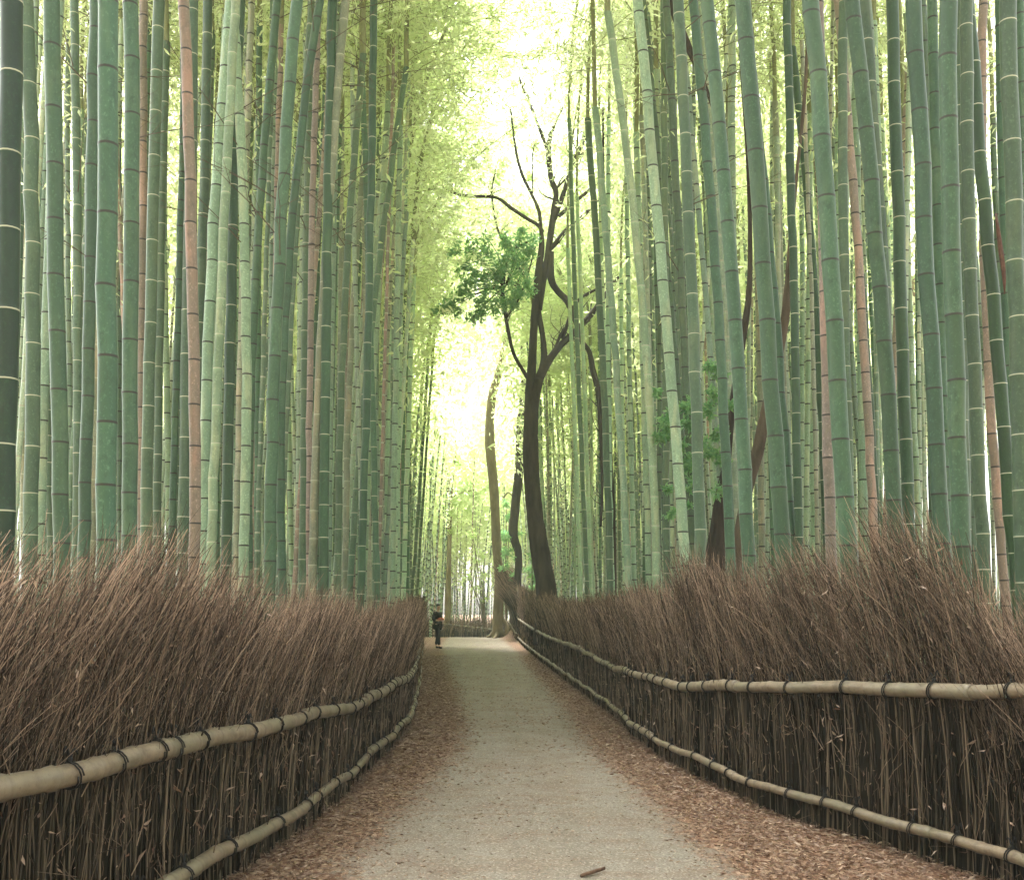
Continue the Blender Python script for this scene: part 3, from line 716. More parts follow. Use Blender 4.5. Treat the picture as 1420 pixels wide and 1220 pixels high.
# names for each stem: what it looks like and where it stands among its likes
ORD = ["", "second", "third", "fourth", "fifth", "sixth", "seventh", "eighth", "ninth", "tenth", "eleventh", "twelfth", "thirteenth", "fourteenth", "fifteenth", "sixteenth", "seventeenth",
       "eighteenth", "nineteenth", "twentieth", "twenty-first", "twenty-second", "twenty-third", "twenty-fourth", "twenty-fifth", "twenty-sixth", "twenty-seventh", "twenty-eighth", "twenty-ninth", "thirtieth"]
ORD += ["thirty-"+x for x in ("first", "second", "third", "fourth", "fifth", "sixth", "seventh", "eighth", "ninth")]+["fortieth"]+["forty-"+x for x in ("first", "second", "third", "fourth", "fifth", "sixth", "seventh", "eighth", "ninth")]
from collections import defaultdict
cls = defaultdict(list)
for b_ in BAM:
    size = "thick" if b_['w'] >= 17 else ("medium-thick" if b_['w'] >= 10.5 else ("slim" if b_['w'] >= 5.5 else "thin distant"))
    ring = "dark" if b_['dark'] else "pale"
    pos = b_['side']*((b_['px'] if b_['side'] < 0 else 1420-b_['px'])); lean = b_['lean']/max(b_['w'], 1)
    ln = "leaning right" if b_['lean'] > 30 else ("leaning left" if b_['lean'] < -30 else "upright")
    cls[(size, KW[b_['kind']], ring, ln, b_['side'])].append(b_)
for (size, kw, ring, ln, side), L_ in cls.items():
    L_.sort(key=lambda q: q['px'] if side < 0 else -q['px'])
    sd_ = "left" if side < 0 else "right"
    for i, b_ in enumerate(L_):
        which = "" if len(L_) == 1 else (f", {ORD[i]+' ' if i else 'nearest '}from the {sd_} picture edge" if i else f", nearest the {sd_} picture edge")
        b_['o']["label"] = f"{size} {kw} {ln} bamboo with {ring} rings{which}" if len(L_) > 1 else f"the only {size} {kw} {ln} bamboo with {ring} rings behind {sd_} fence"
        b_['o']["group"] = f"bamboo stems behind the {sd_} fence"
for b_ in BAM:
    if b_['kind'] == 'V':
        b_['o']["label"] = "glossy vivid green bamboo near right edge with a dry sheath peeling off"
        d = b_['d']; c0 = W(1384, 292, d)-np.array(b_['o'].location)
        P = smooth_line([W(1381, 296, d-.05), W(1386, 335, d-.08), W(1392, 380, d-.09), W(1393, 408, d-.08)], 9)-np.array(b_['o'].location)
        tt = np.linspace(0, 1, 9); V, Q, T = tubes(P[None], (.004+.017*np.sin(tt*math.pi*.9+.25))[None], 6, True)
        V = V.copy(); o = obj("dry_sheath", mesh_np("dry_sheath", V, Q, T, simple_noise_mat("dry_sheath", (.06, .025, .018), (.14, .07, .045), 20)), b_['o'])
    if b_['kind'] == 'D': b_['o']["label"] = "thickest and darkest green bamboo, cut by the left picture edge"

# the wood beyond, read as one mass on each side
def thicket(label, n_, region, seed, leafy=1.0, lowz=5, top=6, size=1.0):
    r = np.random.default_rng(seed); Vs = []; cc = []; stl = []; ndl = []; bll = []; ivl = []; tips = []
    pal = [(.33, .42, .29), (.12, .19, .11), (.17, .25, .17), (.26, .28, .19), (.28, .22, .165)]
    cnt = 0
    while cnt < n_:
        x, y = region(r)
        g = float(ground(x, y)); ztop = r.uniform(9, 12); lx = r.normal(0, .035)-np.sign(x)*.012; ly = r.normal(0, .02); bx = -np.sign(x)*r.uniform(0, .0025)
        f = max(1.3, y/9)
        V, Q, nd, bl, iv = culm_mesh(lambda z: (lx*z+bx*z*z, ly*z), r.uniform(.030, .052), ztop, 17, int(r.integers(1e6)), f, 5)
        V = V+np.array([x, y, g]); Vs.append((V, Q, None))
        c = np.array(pal[r.choice(5, p=[.4, .22, .2, .12, .06])])*r.uniform(.8, 1.2)
        cc.append(np.tile(c, (len(V), 1))); stl.append(np.full(len(V), float(r.random() < .6))); ndl.append(nd); bll.append(bl); ivl.append(iv)
        tips.append((x+lx*ztop+bx*ztop**2, y+ly*ztop, g+ztop)); cnt += 1
    V, Q, T = join(Vs)
    o = obj("bamboo_thicket", mesh_np("bamboo_thicket", V, Q, None, M_CULM_FAR, True, {"ccol": np.concatenate(cc), "style": np.concatenate(stl), "nd": np.concatenate(ndl), "bl": np.concatenate(bll), "iv": np.concatenate(ivl)}),
            kind="stuff", label=label, category="bamboo grove")
    # crowns of that wood
    Cs, Ds, Ls = [], [], []; tips = np.array(tips)
    k = int(700*leafy); nT = len(tips); low = r.uniform(lowz, 9, nT)
    az = r.random(nT)*6.28; ar = r.uniform(1, 3, nT); t = r.random((nT, k))**.85
    rad = .35+1.2*np.sin(np.clip(t+.1, 0, 1)*math.pi)**.7
    cl = r.normal(0, 1, (nT, k, 3)); cl /= np.linalg.norm(cl, axis=2, keepdims=True); cl *= (r.random((nT, k, 1))**.5)
    C = np.zeros((nT, k, 3))
    toward = -np.sign(tips[:, 0])
    C[:, :, 0] = tips[:, 0:1]+(np.cos(az)*ar*.5+toward*1.2)[:, None]*t**2+cl[:, :, 0]*rad
    C[:, :, 1] = tips[:, 1:2]+(np.sin(az)*ar)[:, None]*t**2+cl[:, :, 1]*rad
    C[:, :, 2] = low[:, None]+t*(tips[:, 2:3]+top-low[:, None])+cl[:, :, 2]*.5
    # clump
    C += .25*np.sin(C[:, :, [1, 2, 0]]*2.3)
    C = C.reshape(-1, 3); D = r.normal(0, 1, C.shape); D[:, 2] -= .5
    L = r.uniform(.2, .42, len(C))*size*np.clip(np.abs(C[:, 1])/34, .32, 1)
    V, Q = leaves(C, D, L, L*.26, bend=.1)
    obj("bamboo_canopy", mesh_np("bamboo_canopy", V, Q, None, M_BLEAF, False, {"lv": np.repeat(r.random(len(C)), 4)}), kind="stuff", label=label.replace("grove", "leaf canopy of the grove"), category="bamboo canopy")
def reg_side(s):
    def f(r):
        while True:
            y = 12+50*r.random()**.85; e_ = fx(LF, min(y, 40)) if s < 0 else fx(RF, min(y, 45))
            x = e_+s*((min(5, .27*y)+r.random()**1.2*14) if (y < 44 and r.random() < .62) else (.6+r.random()*(5 if y < 44 else 16)))
            if y < 13 and abs(x) < 5: continue
            if s > 0 and y < 38 and 765 < 710+x/y*F < 885: continue
            if abs(x) < .62*y+3: return x, y
    return f
def reg_far(r):
    while True:
        y = 61+28*r.random()**.9; x = r.uniform(-.3, .25)*y
        if y < 62 and x < 1: continue
        return x, y
thicket("pale green grove of bamboo deep behind the left fence", 760, reg_side(-1), 71, .3, 6)
thicket("pale green grove of bamboo deep behind the right fence", 760, reg_side(1), 72, .3, 6)
def reg_hill(r):
    return r.uniform(-30, 26), r.uniform(84, 104)
thicket("far pale grove of bamboo closing the end of the path", 460, reg_far, 73, 1.3, 2.5)
thicket("tallest and farthest pale grove rising behind the end of the path", 270, reg_hill, 74, 1.3, 6, 22, 1.8)
def reg_back(r):
    while True:
        x, y = r.uniform(-20, 20), r.uniform(-24, 6)
        if y > -14 and abs(x) < 3.2: continue
        if y > 0 and abs(x) < 4.5+.9*y: continue
        return x, y
thicket("dense grove of bamboo standing on both sides behind the viewpoint", 420, reg_back, 75, .8, 3.5)

# ------------------------------------------------------------------ trees
def limb(pts, d, n_=None, dj=0.0, flare=0.0, seed=0, sides=10):
    """pts: (px, py, width px[, depth offset])"""
    P = np.array([W(p[0], p[1], d+(p[3] if len(p) > 3 else 0)) for p in pts]); R = np.array([(.84 if 31.9 < d < 32.1 else 1)*p[2]*(d+(p[3] if len(p) > 3 else 0))/F/2 for p in pts])
    k = n_ or max(8, len(pts)*6)
    A = smooth_line(np.concatenate([P, R[:, None]], 1), k); P = A[:, :3]; R = np.maximum(A[:, 3], .004)
    V, Q, T = tubes(P[None], R[None], sides, True)
    # bark: knots and furrows
    out = V.copy(); cen = np.repeat(P, sides, 0); rr = np.repeat(R, sides)
    for i in range(len(V)):
        v = Vector(V[i]); nn = mnoise.noise(v*1.6+Vector((seed, 0, 0)))*.08+mnoise.noise(v*5.0)*.08
        out[i] = cen[i]+(V[i]-cen[i])*(1+nn)
    return out, Q, T
def blob_leaves(blobs, d, n_per_r2, size, seed, depth=1.0, droop=.3, width=.42):
    """leaf clusters inside irregular blobs (px, py, radius px)"""
    r = np.random.default_rng(seed); Cs = []
    for (px, py, rp) in blobs:
        c = W(px, py, d); R = rp*d/F; k = int(n_per_r2*rp*rp)
        nsub = max(4, int(rp*.9)); sub = r.normal(0, 1, (nsub, 3)); sub /= np.linalg.norm(sub, axis=1, keepdims=True); sub *= R*r.random((nsub, 1))**.45; sub[:, 1] *= depth
        s_ = sub[r.integers(nsub, size=k)]; Cs.append(c+s_+r.normal(0, R*.17, (k, 3)))
    C = np.concatenate(Cs); D = r.normal(0, 1, C.shape); D[:, 2] -= droop
    L = size*r.uniform(.6, 1.3, len(C)); V, Q = leaves(C, D, L, L*width, bend=.12)
    return V, Q, np.repeat(r.random(len(C)), 4)
def rel(V, root): return V-np.array(root.location)
def tree(name, label, cat, base, group=None): return thing(name, label, cat, tuple(base), group)

d = 32.0
base = W(758, 838, d); base[2] = float(ground(base[0], d))
t1 = tree("tree", "big dark forked tree leaning behind the right fence in the middle of the view", "tree", base)
trunkp = [(757, 895, 44), (759, 865, 42), (759, 836, 38), (757, 811, 34), (748, 759, 31), (741, 706, 27), (737, 655, 26), (736, 600, 25), (739, 560, 20), (746, 525, 18)]
L1 = [limb(trunkp, d, 70, seed=1, sides=16),
      limb([(737, 640, 18), (734, 590, 18), (735, 552, 18), (738, 500, 15), (742, 430, 13), (747, 376, 13), (751, 341, 10), (750, 316, 6), (747, 292, 6), (736, 267, 5), (724, 242, 5), (715, 207, 4), (708, 150, 3)], d, 70, seed=2),
      limb([(745, 530, 15), (754, 505, 13), (753, 470, 9), (748, 440, 9), (746, 415, 7), (752, 385, 8), (760, 350, 9)], d, 40, seed=3)]
WD = [[(748, 525, 15), (761, 500, 13), (778, 478, 11), (789, 468, 11), (805, 452, 10), (819, 437, 9), (833, 418, 8), (850, 395, 7, .4), (863, 380, 6, .6), (885, 360, 5, 1), (910, 345, 4, 1), (950, 343, 3, 1.2), (990, 338, 3, 1.4)],
 [(752, 520, 6), (766, 492, 5), (775, 470, 5), (782, 455, 4)], [(780, 470, 6), (799, 420, 5), (833, 398, 4), (855, 385, 3)],
 [(748, 430, 9), (757, 370, 10), (763, 330, 11), (768, 290, 9), (771, 267, 9), (764, 246, 9), (761, 211, 9), (763, 190, 7), (769, 173, 5), (780, 150, 3)],
 [(762, 215, 6), (746, 173, 5), (733, 141, 5), (725, 123, 4), (718, 100, 2)], 
 [(763, 350, 12), (764, 385, 12), (771, 401, 11), (786, 418, 10), (798, 445, 9), (805, 470, 8), (817, 488, 8), (822, 513, 10), (829, 541, 9), (832, 576, 8), (834, 629, 6), (835, 680, 5), (833, 730, 4)],
 [(763, 345, 9), (771, 337, 9), (785, 320, 8), (802, 307, 7), (816, 292, 6), (834, 275, 5), (851, 261, 4), (880, 250, 2)],
 [(766, 310, 9), (780, 272, 8), (795, 228, 8), (807, 200, 7), (820, 175, 6), (832, 140, 4), (838, 110, 3)], [(775, 300, 7), (800, 278, 6), (827, 257, 5), (851, 245, 4), (890, 225, 2)],
 [(789, 245, 5), (806, 215, 5), (838, 190, 4), (862, 150, 2)],
 [(752, 322, 7), (747, 313, 6), (729, 302, 6), (708, 288, 6), (694, 277, 5), (680, 273, 5), (648, 272, 5), (627, 267, 4), (602, 260, 3), (593, 246, 2.5), (583, 237, 2)],
 [(627, 267, 3), (625, 239, 2), (613, 210, 1.5)], [(602, 260, 2), (595, 262, 2), (580, 255, 1.5)],
 [(741, 415, 5), (722, 376, 4), (708, 351, 4), (692, 323, 3.5), (685, 295, 3), (682, 267, 3), (685, 246, 2.5), (690, 225, 1.5)],
 [(734, 528, 7), (728, 518, 6), (713, 492, 6), (705, 460, 6), (700, 430, 6), (697, 405, 6), (698, 383, 5), (711, 348, 4), (743, 330, 3)],
 [(703, 440, 4), (719, 415, 3), (729, 390, 3), (743, 341, 2)], [(771, 262, 4), (790, 240, 3), (800, 205, 2)], [(739, 268, 2.5), (738, 225, 2), (741, 200, 1.5)], [(700, 395, 4), (715, 392, 4), (720, 402, 4), (714, 405, 3)]]
wpart("trunk", mesh_np("trunk", *join(L1), M_BARK), t1)
for i, p in enumerate(WD):
    rt_ = random.Random(i); tw_ = [limb(p, d, None, seed=i, sides=9)]
    for q in range(9):                                             # side twigs growing from the outer half
        f = rt_.uniform(.35, 1.0)*(len(p)-1); j = min(int(f), len(p)-2); g_ = f-j
        x_ = p[j][0]+(p[j+1][0]-p[j][0])*g_; y_ = p[j][1]+(p[j+1][1]-p[j][1])*g_; w_ = max(1.0, p[j+1][2]*.4); a_ = rt_.uniform(-2.7, -.4); l_ = rt_.uniform(12, 42)
        o_ = p[j][3] if len(p[j]) > 3 else 0; z_ = rt_.uniform(-.5, .5)
        tw_.append(limb([(x_, y_, w_, o_), (x_+math.cos(a_)*l_*.5+rt_.uniform(-3, 3), y_+math.sin(a_)*l_*.5, w_*.6, o_+z_*.5), (x_+math.cos(a_+.3)*l_, y_+math.sin(a_+.3)*l_, .5, o_+z_)], d, 7, seed=q, sides=5))
    wpart("limb", mesh_np("limb", *join(tw_), M_BARK), t1)
CL = [(612, 428), (630, 424), (642, 408), (655, 440), (662, 388), (636, 345), (655, 336), (690, 370), (676, 330), (715, 362), (690, 418), (668, 428), (735, 345), (615, 418), (640, 372), (722, 330)]
wpart("leafy_twigs", mesh_np("leafy_twigs", *join([limb([(700, 398, 3, 0), ((700+x)/2+4, (398+y)/2-6, 2, -.5), (x, y, .8, -1)], d, 9, seed=3, sides=5) for x, y in CL]), M_BARK), t1)
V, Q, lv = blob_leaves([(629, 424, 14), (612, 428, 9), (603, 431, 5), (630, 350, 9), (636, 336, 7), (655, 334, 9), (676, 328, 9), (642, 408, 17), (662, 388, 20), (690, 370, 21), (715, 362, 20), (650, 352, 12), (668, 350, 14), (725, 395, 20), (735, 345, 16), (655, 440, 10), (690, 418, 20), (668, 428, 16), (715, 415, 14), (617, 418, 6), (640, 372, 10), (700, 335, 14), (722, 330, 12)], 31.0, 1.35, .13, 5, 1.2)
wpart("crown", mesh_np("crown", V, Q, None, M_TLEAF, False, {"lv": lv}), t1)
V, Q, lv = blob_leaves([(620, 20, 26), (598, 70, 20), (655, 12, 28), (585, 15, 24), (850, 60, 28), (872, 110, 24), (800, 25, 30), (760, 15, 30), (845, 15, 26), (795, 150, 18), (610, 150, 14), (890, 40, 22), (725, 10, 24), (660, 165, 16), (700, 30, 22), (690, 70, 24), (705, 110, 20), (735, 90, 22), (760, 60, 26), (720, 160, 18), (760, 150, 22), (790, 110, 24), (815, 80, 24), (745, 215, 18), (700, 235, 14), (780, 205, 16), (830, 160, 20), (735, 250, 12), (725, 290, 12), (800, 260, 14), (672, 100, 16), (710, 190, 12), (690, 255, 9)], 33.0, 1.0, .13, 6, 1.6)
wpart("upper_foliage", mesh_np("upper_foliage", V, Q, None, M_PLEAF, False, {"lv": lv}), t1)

d2 = 47.2
b2 = W(719, 880, d2); b2[2] = float(ground(b2[0], d2))
t2 = tree("tree", "dark slim ivied trunk just left of the big forked tree", "tree", b2)
wpart("trunk", mesh_np("trunk", *limb([(719, 900, 13), (719, 850, 12), (718, 811, 11), (719, 769, 11), (712, 741, 13), (714, 706, 13), (720, 650, 13), (722, 590, 12), (726, 540, 9), (724, 480, 6)], d2, 50, seed=9, sides=10), M_BARK), t2)
V, Q, lv = blob_leaves([(706, 745, 10), (703, 765, 9), (716, 775, 7), (722, 740, 5), (700, 785, 8), (712, 800, 8), (731, 790, 8), (735, 815, 8)], d2, 2.0, .13, 8, 1)
wpart("ivy", mesh_np("ivy", V, Q, None, M_TLEAF, False, {"lv": lv}), t2)

d3 = 49.0
b3 = W(688, 883, d3); b3[2] = float(ground(b3[0], d3))
t3 = tree("tree", "tall pale bare trunk at the end of the path with roots spreading on the ground", "tree", b3)
roots = [[(690, 870, 9), (682, 880, 6), (675, 884, 3)], [(692, 872, 9), (699, 880, 6, -.2), (706, 884, 3, -.5)], [(690, 874, 8), (689, 881, 6, -.4), (684, 886, 3, -.9)], [(694, 855, 7), (703, 868, 6, -.2), (702, 882, 4, -.5)]]
wpart("trunk", mesh_np("trunk", *join([limb([(690, 886, 18), (690, 870, 16), (691, 840, 14), (692, 800, 13), (689, 759, 13), (685, 680, 13), (680, 625, 14), (679, 590, 13), (682, 552, 12), (689, 525, 11), (696, 500, 10), (703, 450, 9), (712, 390, 7), (716, 330, 5), (714, 270, 3)], d3, 90, seed=12, sides=14)]+[limb(p, d3, 10, seed=3, sides=7) for p in roots]), M_PBARK), t3)
for p in ([(703, 450, 6), (690, 410, 4), (680, 370, 2)], [(712, 390, 5), (730, 350, 3), (745, 300, 2)], [(715, 330, 4), (700, 290, 2)], [(698, 690, 3), (705, 683, 2), (712, 690, 1.5)]):
    wpart("limb", mesh_np("limb", *limb(p, d3, None, seed=5, sides=6), M_PBARK), t3)
V, Q, lv = blob_leaves([(700, 300, 34), (670, 330, 28), (740, 290, 30), (690, 250, 28), (720, 340, 20), (660, 290, 20)], d3, .8, .22, 15, 1.2)
wpart("crown", mesh_np("crown", V, Q, None, M_PLEAF, False, {"lv": lv}), t3)

d4 = 66.0
b4 = W(621, 870, d4); b4[2] = float(ground(b4[0], d4))
t4 = tree("tree", "small far tree with forked top and loose leaf tiers beyond the low fence", "tree", b4)
wpart("trunk", mesh_np("trunk", *join([limb(p, d4, None, seed=4, sides=8) for p in ([(620, 885, 10), (621, 850, 9), (623, 759, 6.5), (624, 706, 5.5), (623, 663, 5)], [(623, 700, 4.5), (619, 655, 4), (614, 630, 2)], [(624, 700, 4.5), (628, 655, 4), (632, 625, 2.5), (630, 600, 1.5)], [(623, 690, 3), (640, 683, 2), (655, 680, 1.5)], [(623, 710, 2), (605, 705, 1.5)])]), M_PBARK), t4)
V, Q, lv = blob_leaves([(622, 628, 12), (636, 640, 10), (616, 655, 8), (648, 675, 12), (662, 685, 10), (635, 692, 10), (605, 698, 8), (628, 712, 8), (650, 705, 7), (602, 740, 8), (625, 735, 6), (668, 672, 8), (615, 610, 7)], d4, 1.6, .24, 18, 1.2)
wpart("crown", mesh_np("crown", V, Q, None, M_PLEAF, False, {"lv": lv}), t4)

d5 = 13.5
b5 = W(990, 900, d5); b5[2] = float(ground(b5[0], d5))
t5 = tree("tree", "dark leaning trunk rising among the bamboo behind the right fence, ivy round it", "tree", b5)
wpart("trunk", mesh_np("trunk", *join([limb([(985, 960, 34), (988, 860, 32), (991, 780, 29), (995, 740, 24), (1000, 690, 17), (1008, 640, 12), (1016, 560, 10), (1030, 470, 10), (1039, 400, 8), (1040, 310, 6), (1036, 200, 6), (1029, 100, 6), (1023, 0, 6), (1012, -120, 5)], d5, 90, seed=6, sides=12),
      limb([(1019, -60, 9), (985, -125, 9), (940, -110, 9), (922, -50, 11), (930, 0, 12), (950, 55, 11), (966, 92, 8), (980, 125, 5), (992, 165, 3), (1001, 205, 1.5)], d5, 50, seed=7, sides=9),
      limb([(1003, 670, 8), (1013, 600, 6), (1020, 540, 6), (1024, 500, 4)], d5, 20, seed=2)]), M_BARK), t5)
V, Q, lv = blob_leaves([(925, 590, 16), (918, 605, 12), (935, 570, 9), (912, 545, 7), (955, 560, 13), (958, 590, 12), (945, 620, 10), (955, 640, 12), (958, 670, 9), (985, 570, 12), (1000, 600, 12), (985, 620, 14), (1003, 640, 10), (985, 510, 10), (998, 520, 8), (957, 700, 6), (930, 710, 8), (995, 680, 9), (925, 680, 7), (990, 545, 10), (1015, 560, 7)], 12.9, 1.1, .075, 21, 1.0, width=.4)
wpart("ivy", mesh_np("ivy", V, Q, None, M_TLEAF, False, {"lv": lv}), t5)
d6 = 13.0
b6 = W(1020, 900, d6); b6[2] = float(ground(b6[0], d6))
t6 = tree("tree", "smooth brown trunk leaning right between blue-green bamboo behind the right fence", "tree", b6)
wpart("trunk", mesh_np("trunk", *limb([(1016, 960, 15), (1020, 850, 15), (1025, 740, 14), (1040, 670, 14), (1052, 620, 17), (1062, 570, 15), (1078, 500, 13), (1090, 430, 12), (1096, 340, 7), (1105, 240, 5), (1116, 130, 5), (1122, 0, 4), (1135, -200, 7)], d6, 80, seed=16, sides=12), M_BBARK), t6)
d8 = 22.0
b8 = W(853, 900, d8); b8[2] = float(ground(b8[0], d8))
t8 = tree("tree", "slender straight dark trunk right of the big forked tree", "tree", b8)
wpart("trunk", mesh_np("trunk", *limb([(853, 910, 5), (853, 834, 5), (851, 720, 5), (846, 600, 4.5), (845, 450, 4), (838, 300, 3.5), (836, 150, 3)], d8, 60, seed=36, sides=8), M_BARK), t8)
# undergrowth seen beyond the crest and beside the forked tree
for i, (bl_, dd, lab) in enumerate([([(655, 740, 9), (664, 770, 10), (670, 800, 9), (660, 820, 8), (648, 800, 7), (672, 830, 7)], 63, "bright green bush beyond the crest left of the pale trunk"),
                                 ([(745, 800, 7), (752, 780, 6), (738, 770, 5)], 36, "small green bush between the dark slim trunk and the forked tree"),
                                 ([(700, 740, 10), (706, 715, 8), (697, 765, 9), (702, 700, 6)], 52, "loose green bush right of the pale trunk")]):
    c = W(bl_[-1][0], 870, dd); c[2] = float(ground(c[0], dd)); rt = thing("bush", lab, "bush", tuple(c))
    V, Q, lv = blob_leaves(bl_, dd, 1.4, .2, 40+i, 1.2); wpart("foliage", mesh_np("foliage", V, Q, None, M_TLEAF if i else M_PLEAF, False, {"lv": lv}), rt)
    st_ = [limb([(bl_[-1][0], 872, 2.0), ((p[0]+bl_[-1][0])/2, (p[1]+850)/2, 1.5), (p[0], p[1], 1)], dd, 8, sides=5) for p in bl_]
    wpart("stems", mesh_np("stems", *join(st_), M_BBARK), rt)

# ------------------------------------------------------------------ bare twigs on the stems at upper left
r = np.random.default_rng(3); tw = 0
for b_ in sorted(BAM, key=lambda q: q['px']):
    if b_['kind'] == 'D' or b_['d'] > 16 or b_['d'] < 6.5: continue
    if not (330 < b_['px'] < 520 or (100 < b_['px'] < 130) or 930 < b_['px'] < 1000): continue
    d = b_['d']; root = b_['o']
    cul = [c for c in root.children if c.name.startswith("culm")][0]; co_ = np.array([v.co[:] for v in cul.data.vertices])
    for q in range(7):
        Ps, Rs = [], []
        zt = r.uniform(EYE+450/F*d, EYE+950/F*d)
        if zt > co_[:, 2].max()-.2: continue
        c = co_[np.abs(co_[:, 2]-zt) < .30].mean(0); c[2] = zt
        az = r.uniform(0, 2*math.pi); el = r.uniform(.35, .95); Ln = r.uniform(.7, 1.7)
        dv = np.array([math.cos(az)*math.cos(el), math.sin(az)*math.cos(el), math.sin(el)])
        tt = np.linspace(0, 1, 6); P = c+dv*Ln*tt[:, None]; P[:, 2] -= .15*Ln*tt**2; P += r.normal(0, .012, P.shape)*tt[:, None]
        Ps.append(P); Rs.append(.0065*(1-.75*tt))
        for s_ in range(4):
            p0 = P[1+s_]; dv2 = dv+r.normal(0, .55, 3); dv2 /= np.linalg.norm(dv2); l2 = Ln*r.uniform(.2, .5)
            P2 = p0+dv2*l2*tt[:, None]; Ps.append(P2); Rs.append(.003*(1-.6*tt))
        V, Q, T = tubes(np.array(Ps), np.array(Rs), 4); obj("side_twig", mesh_np("side_twig", V, Q, None, M_BBARK), root)

# ------------------------------------------------------------------ the walker at the left edge of the path
PD = 39.5; pc = W(607, 898, PD); gz = float(ground(pc[0], PD))
person = thing("person", "person in black jacket and trousers standing at the left fence far up the path", "person", (pc[0], pc[1], gz))
def skin(name, verts, edges, radii, mat, root, sub=2, parent=None):
    me = bpy.data.meshes.new(name); me.from_pydata(verts, edges, []); me.materials.append(mat)
    o = bpy.data.objects.new(name, me); COL.objects.link(o)
    o.modifiers.new("s", 'SKIN'); 
    sv = me.skin_vertices[0].data
    for i, r_ in enumerate(radii): sv[i].radius = r_ if isinstance(r_, tuple) else (r_, r_)
    sv[0].use_root = True
    sm = o.modifiers.new("d", 'SUBSURF'); sm.levels = sub; sm.render_levels = sub
    dg = bpy.context.evaluated_depsgraph_get(); m2 = bpy.data.meshes.new_from_object(o.evaluated_get(dg)); m2.name = name
    for p in m2.polygons: p.use_smooth = True
    m2.materials.clear(); m2.materials.append(mat)
    bpy.data.objects.remove(o)
    return obj(name, m2, root)
M_SKIN = simple_noise_mat("skin", (.42, .24, .17), (.52, .31, .22), 30, .6)
M_CLOTH = simple_noise_mat("black_cloth", (.006, .007, .008), (.016, .017, .02), 40, .9)
M_HAIR = simple_noise_mat("dark_hair", (.008, .006, .005), (.02, .015, .01), 60, .6)
M_SHOE = simple_noise_mat("black_shoe", (.008, .008, .008), (.02, .02, .02), 40, .5)
M_RED = simple_noise_mat("orange_red_cloth", (.42, .10, .06), (.5, .15, .09), 30, .8)
# facing +x (to the right) a little toward the camera, head bent down, one leg ahead
bv = [(0, 0, .92), (0, 0, 1.05), (-.015, 0, 1.22), (-.01, 0, 1.38), (.01, 0, 1.46), (.03, 0, 1.53), (.05, 0, 1.60), (.055, 0, 1.68),
      (-.005, -.17, 1.37), (-.05, -.22, 1.14), (.14, -.16, 1.08), (.21, -.12, 1.10),
      (-.005, .17, 1.37), (-.04, .22, 1.14), (.15, .15, 1.10), (.22, .10, 1.12),
      (.02, -.09, .88), (.13, -.11, .50), (.17, -.12, .10), (.27, -.12, .04),
      (-.02, .09, .88), (-.08, .11, .50), (-.19, .13, .11), (-.10, .14, .04)]
be = [(0, 1), (1, 2), (2, 3), (3, 4), (4, 5), (5, 6), (6, 7), (3, 8), (8, 9), (9, 10), (10, 11), (3, 12), (12, 13), (13, 14), (14, 15), (0, 16), (16, 17), (17, 18), (18, 19), (0, 20), (20, 21), (21, 22), (22, 23)]
br = [(.15, .12), (.13, .11), (.15, .12), (.14, .11), .055, .055, (.085, .075), (.075, .07), .055, .045, .036, .03, .055, .045, .036, .03, (.085, .085), .06, .042, .03, (.085, .085), .06, .042, .03]
rotp = radians(-35); cr, sr = math.cos(rotp), math.sin(rotp)
RT = lambda v: (v[0]*cr-v[1]*sr, v[0]*sr+v[1]*cr, v[2])
skin("body", [RT(v) for v in bv], be, br, M_SKIN, person)
# jacket, trousers, shoes, hair over the body
skin("jacket", [RT(v) for v in [(0, 0, .88), (0, 0, 1.05), (-.015, 0, 1.22), (-.01, 0, 1.38), (.0, 0, 1.46), (-.005, -.18, 1.37), (-.05, -.235, 1.14), (.08, -.19, 1.09), (-.005, .18, 1.37), (-.04, .235, 1.14), (.08, .18, 1.11)]],
     [(0, 1), (1, 2), (2, 3), (3, 4), (3, 5), (5, 6), (6, 7), (3, 8), (8, 9), (9, 10)], [(.205, .175), (.19, .165), (.20, .165), (.185, .15), .085, .072, .062, .052, .072, .062, .052], M_CLOTH, person)
skin("trousers", [RT(v) for v in [(0, 0, .93), (.02, -.09, .86), (.13, -.11, .50), (.17, -.12, .12), (-.02, .09, .86), (-.08, .11, .50), (-.19, .13, .13)]], [(0, 1), (1, 2), (2, 3), (0, 4), (4, 5), (5, 6)],
     [(.165, .135), .105, .078, .062, .105, .078, .062], M_CLOTH, person)
for s_ in ([(.16, -.12, .06), (.27, -.12, .035), (.32, -.12, .03)], [(-.20, .13, .06), (-.10, .14, .035), (-.04, .14, .03)]):
    skin("shoe", [RT(v) for v in s_], [(0, 1), (1, 2)], [.055, .045, .03], M_SHOE, person)
skin("hair", [RT(v) for v in [(.02, 0, 1.60), (.02, 0, 1.68), (.035, 0, 1.725), (.09, 0, 1.735)]], [(0, 1), (1, 2), (2, 3)], [.07, .085, .07, .03], M_HAIR, person)
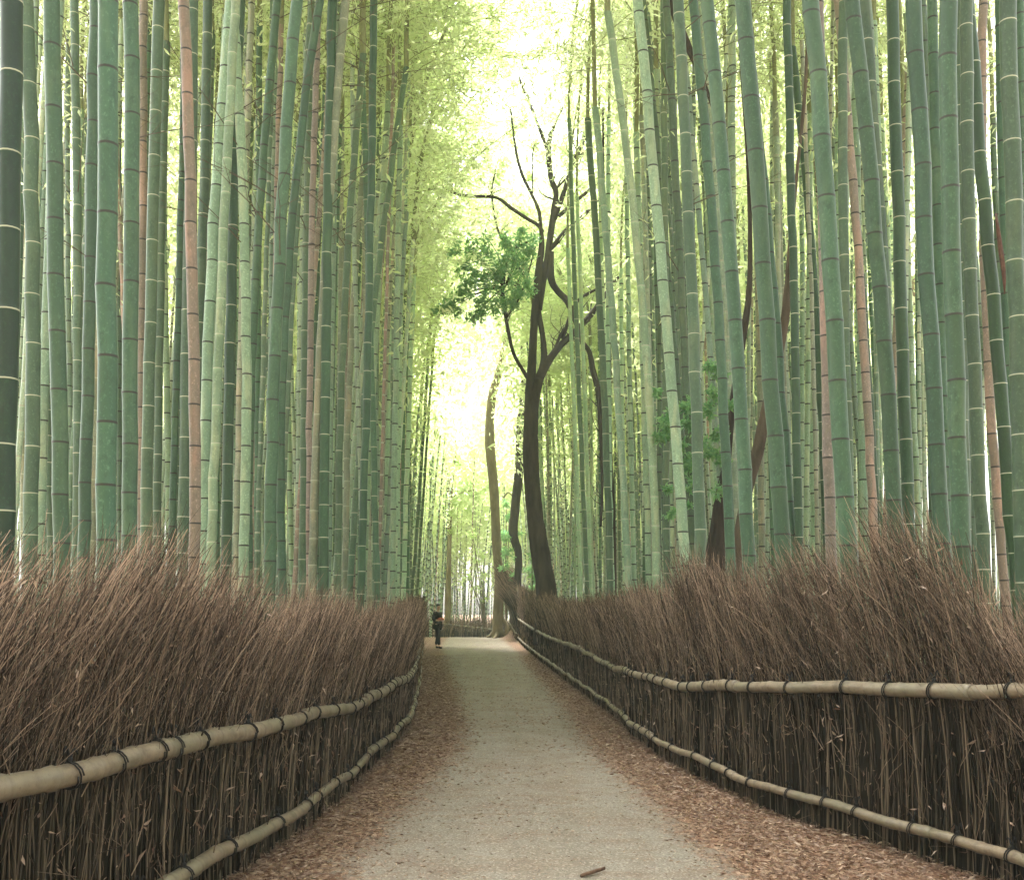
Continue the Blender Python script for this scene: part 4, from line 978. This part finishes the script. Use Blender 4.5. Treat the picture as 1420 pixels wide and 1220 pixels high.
# five fingers on each hand
for sy in (-1, 1):
    hb = np.array((.21, -.12, 1.10) if sy < 0 else (.22, .10, 1.12))
    Ps = []; Rs = []
    for f in range(4):
        o0 = hb+np.array([.02, 0, .028-.018*f]); ln = (.07, .08, .075, .06)[f]
        Ps.append([o0, o0+[ln*.5, -sy*.012, 0], o0+[ln*.8, -sy*.035, -.004], o0+[ln*.85, -sy*.055, -.008]]); Rs.append([.0095, .009, .008, .006])
    o0 = hb+np.array([0, -sy*.01, .03]); Ps.append([o0, o0+[.02, -sy*.025, .018], o0+[.035, -sy*.04, .022], o0+[.045, -sy*.05, .022]]); Rs.append([.011, .010, .009, .007])
    V, Q, T = tubes(np.array(Ps, float), np.array(Rs), 6, True); V = np.array([RT(v) for v in V]); obj("hand", mesh_np("hand", V, Q, T, M_SKIN), person)
skin("face_nose", [RT((.12, 0, 1.635)), RT((.145, 0, 1.615)), RT((.13, 0, 1.605))], [(0, 1), (1, 2)], [.010, .014, .010], M_SKIN, person, 1).name = "nose"
# red-orange garment carried over the forearm
g_ = thing("folded_garment", "small orange-red cloth held in front of the walker's chest", "garment", (pc[0], pc[1], gz+1.05))
V, Q, T = tubes(smooth_line([RT((.12, -.17, .07)), RT((.20, -.08, .10)), RT((.22, .04, .09)), RT((.17, .15, .07))], 12)[None], np.array([[.02, .03, .035, .04, .04, .04, .04, .04, .035, .03, .03, .02]]), 9, True)
V[:, 2] = .08+(V[:, 2]-.08)*1.3
obj("cloth", mesh_np("cloth", V, Q, T, M_RED), g_)

# ------------------------------------------------------------------ piece of bark lying on the path
c = np.array([.455, 5.66, 0]); g = float(ground(c[0], c[1]))
bk = []
Pb = np.array([[-.075, -.07, .010], [-.03, -.03, .014], [.03, .03, .016], [.075, .09, .012]]); wv = np.array([.005, .009, .007, .003])
n_ = 4; side_ = np.array([.66, -.75, 0])
top = []; 
for p, w_ in zip(Pb, wv):
    for s_, zz in ((-1, 0), (-.4, .010), (.4, .011), (1, .0)): top.append(p+side_*w_*s_+np.array([0, 0, zz]))
for p, w_ in zip(Pb, wv):
    for s_, zz in ((-1, -.005), (-.4, .003), (.4, .004), (1, -.005)): top.append(p+side_*w_*s_+np.array([0, 0, zz-.003]))
top = np.array(top); Q = []
for i in range(3):
    for j in range(3):
        a = i*4+j; Q.append((a, a+4, a+5, a+1)); Q.append((a+16, a+17, a+21, a+20))
    a = i*4; Q.append((a, a+16, a+20, a+4)); Q.append((a+3, a+7, a+23, a+19))
Q += [(0, 1, 17, 16), (1, 2, 18, 17), (2, 3, 19, 18), (12, 28, 29, 13), (13, 29, 30, 14), (14, 30, 31, 15)]
o = obj("bark_piece", mesh_np("bark_piece", top, np.array(Q), None, simple_noise_mat("fallen_sheath", (.07, .035, .02), (.17, .10, .065), 25), False), label="flat dark strip of fallen bark lying on the path near the camera", category="bark")
o.location = (c[0], c[1], g+.004)

# ------------------------------------------------------------------ added haze volume, put in for a pale glow in the grove
hz = bpy.data.meshes.new("haze"); x0, x1, y0, y1, z0, z1 = -70, 70, -34, 116, -1.7, 36
hz.from_pydata([(x0, y0, z0), (x1, y0, z0), (x1, y1, z0), (x0, y1, z0), (x0, y0, z1), (x1, y0, z1), (x1, y1, z1), (x0, y1, z1)], [],
               [(0, 3, 2, 1), (4, 5, 6, 7), (0, 1, 5, 4), (1, 2, 6, 5), (2, 3, 7, 6), (3, 0, 4, 7)])
hm = bpy.data.materials.new("haze"); hm.use_nodes = True; nn = hm.node_tree.nodes; nn.clear()
ho = nn.new("ShaderNodeOutputMaterial"); hv = nn.new("ShaderNodeVolumePrincipled"); hm.node_tree.links.new(hv.outputs[0], ho.inputs["Volume"])
hv.inputs["Color"].default_value = (.88, .97, .88, 1); hv.inputs["Density"].default_value = HAZE; hv.inputs["Anisotropy"].default_value = 0.2
hz.materials.append(hm); ho_ = obj("haze", hz, kind="stuff", label="thin added haze giving the bamboo grove a pale glow", category="haze")
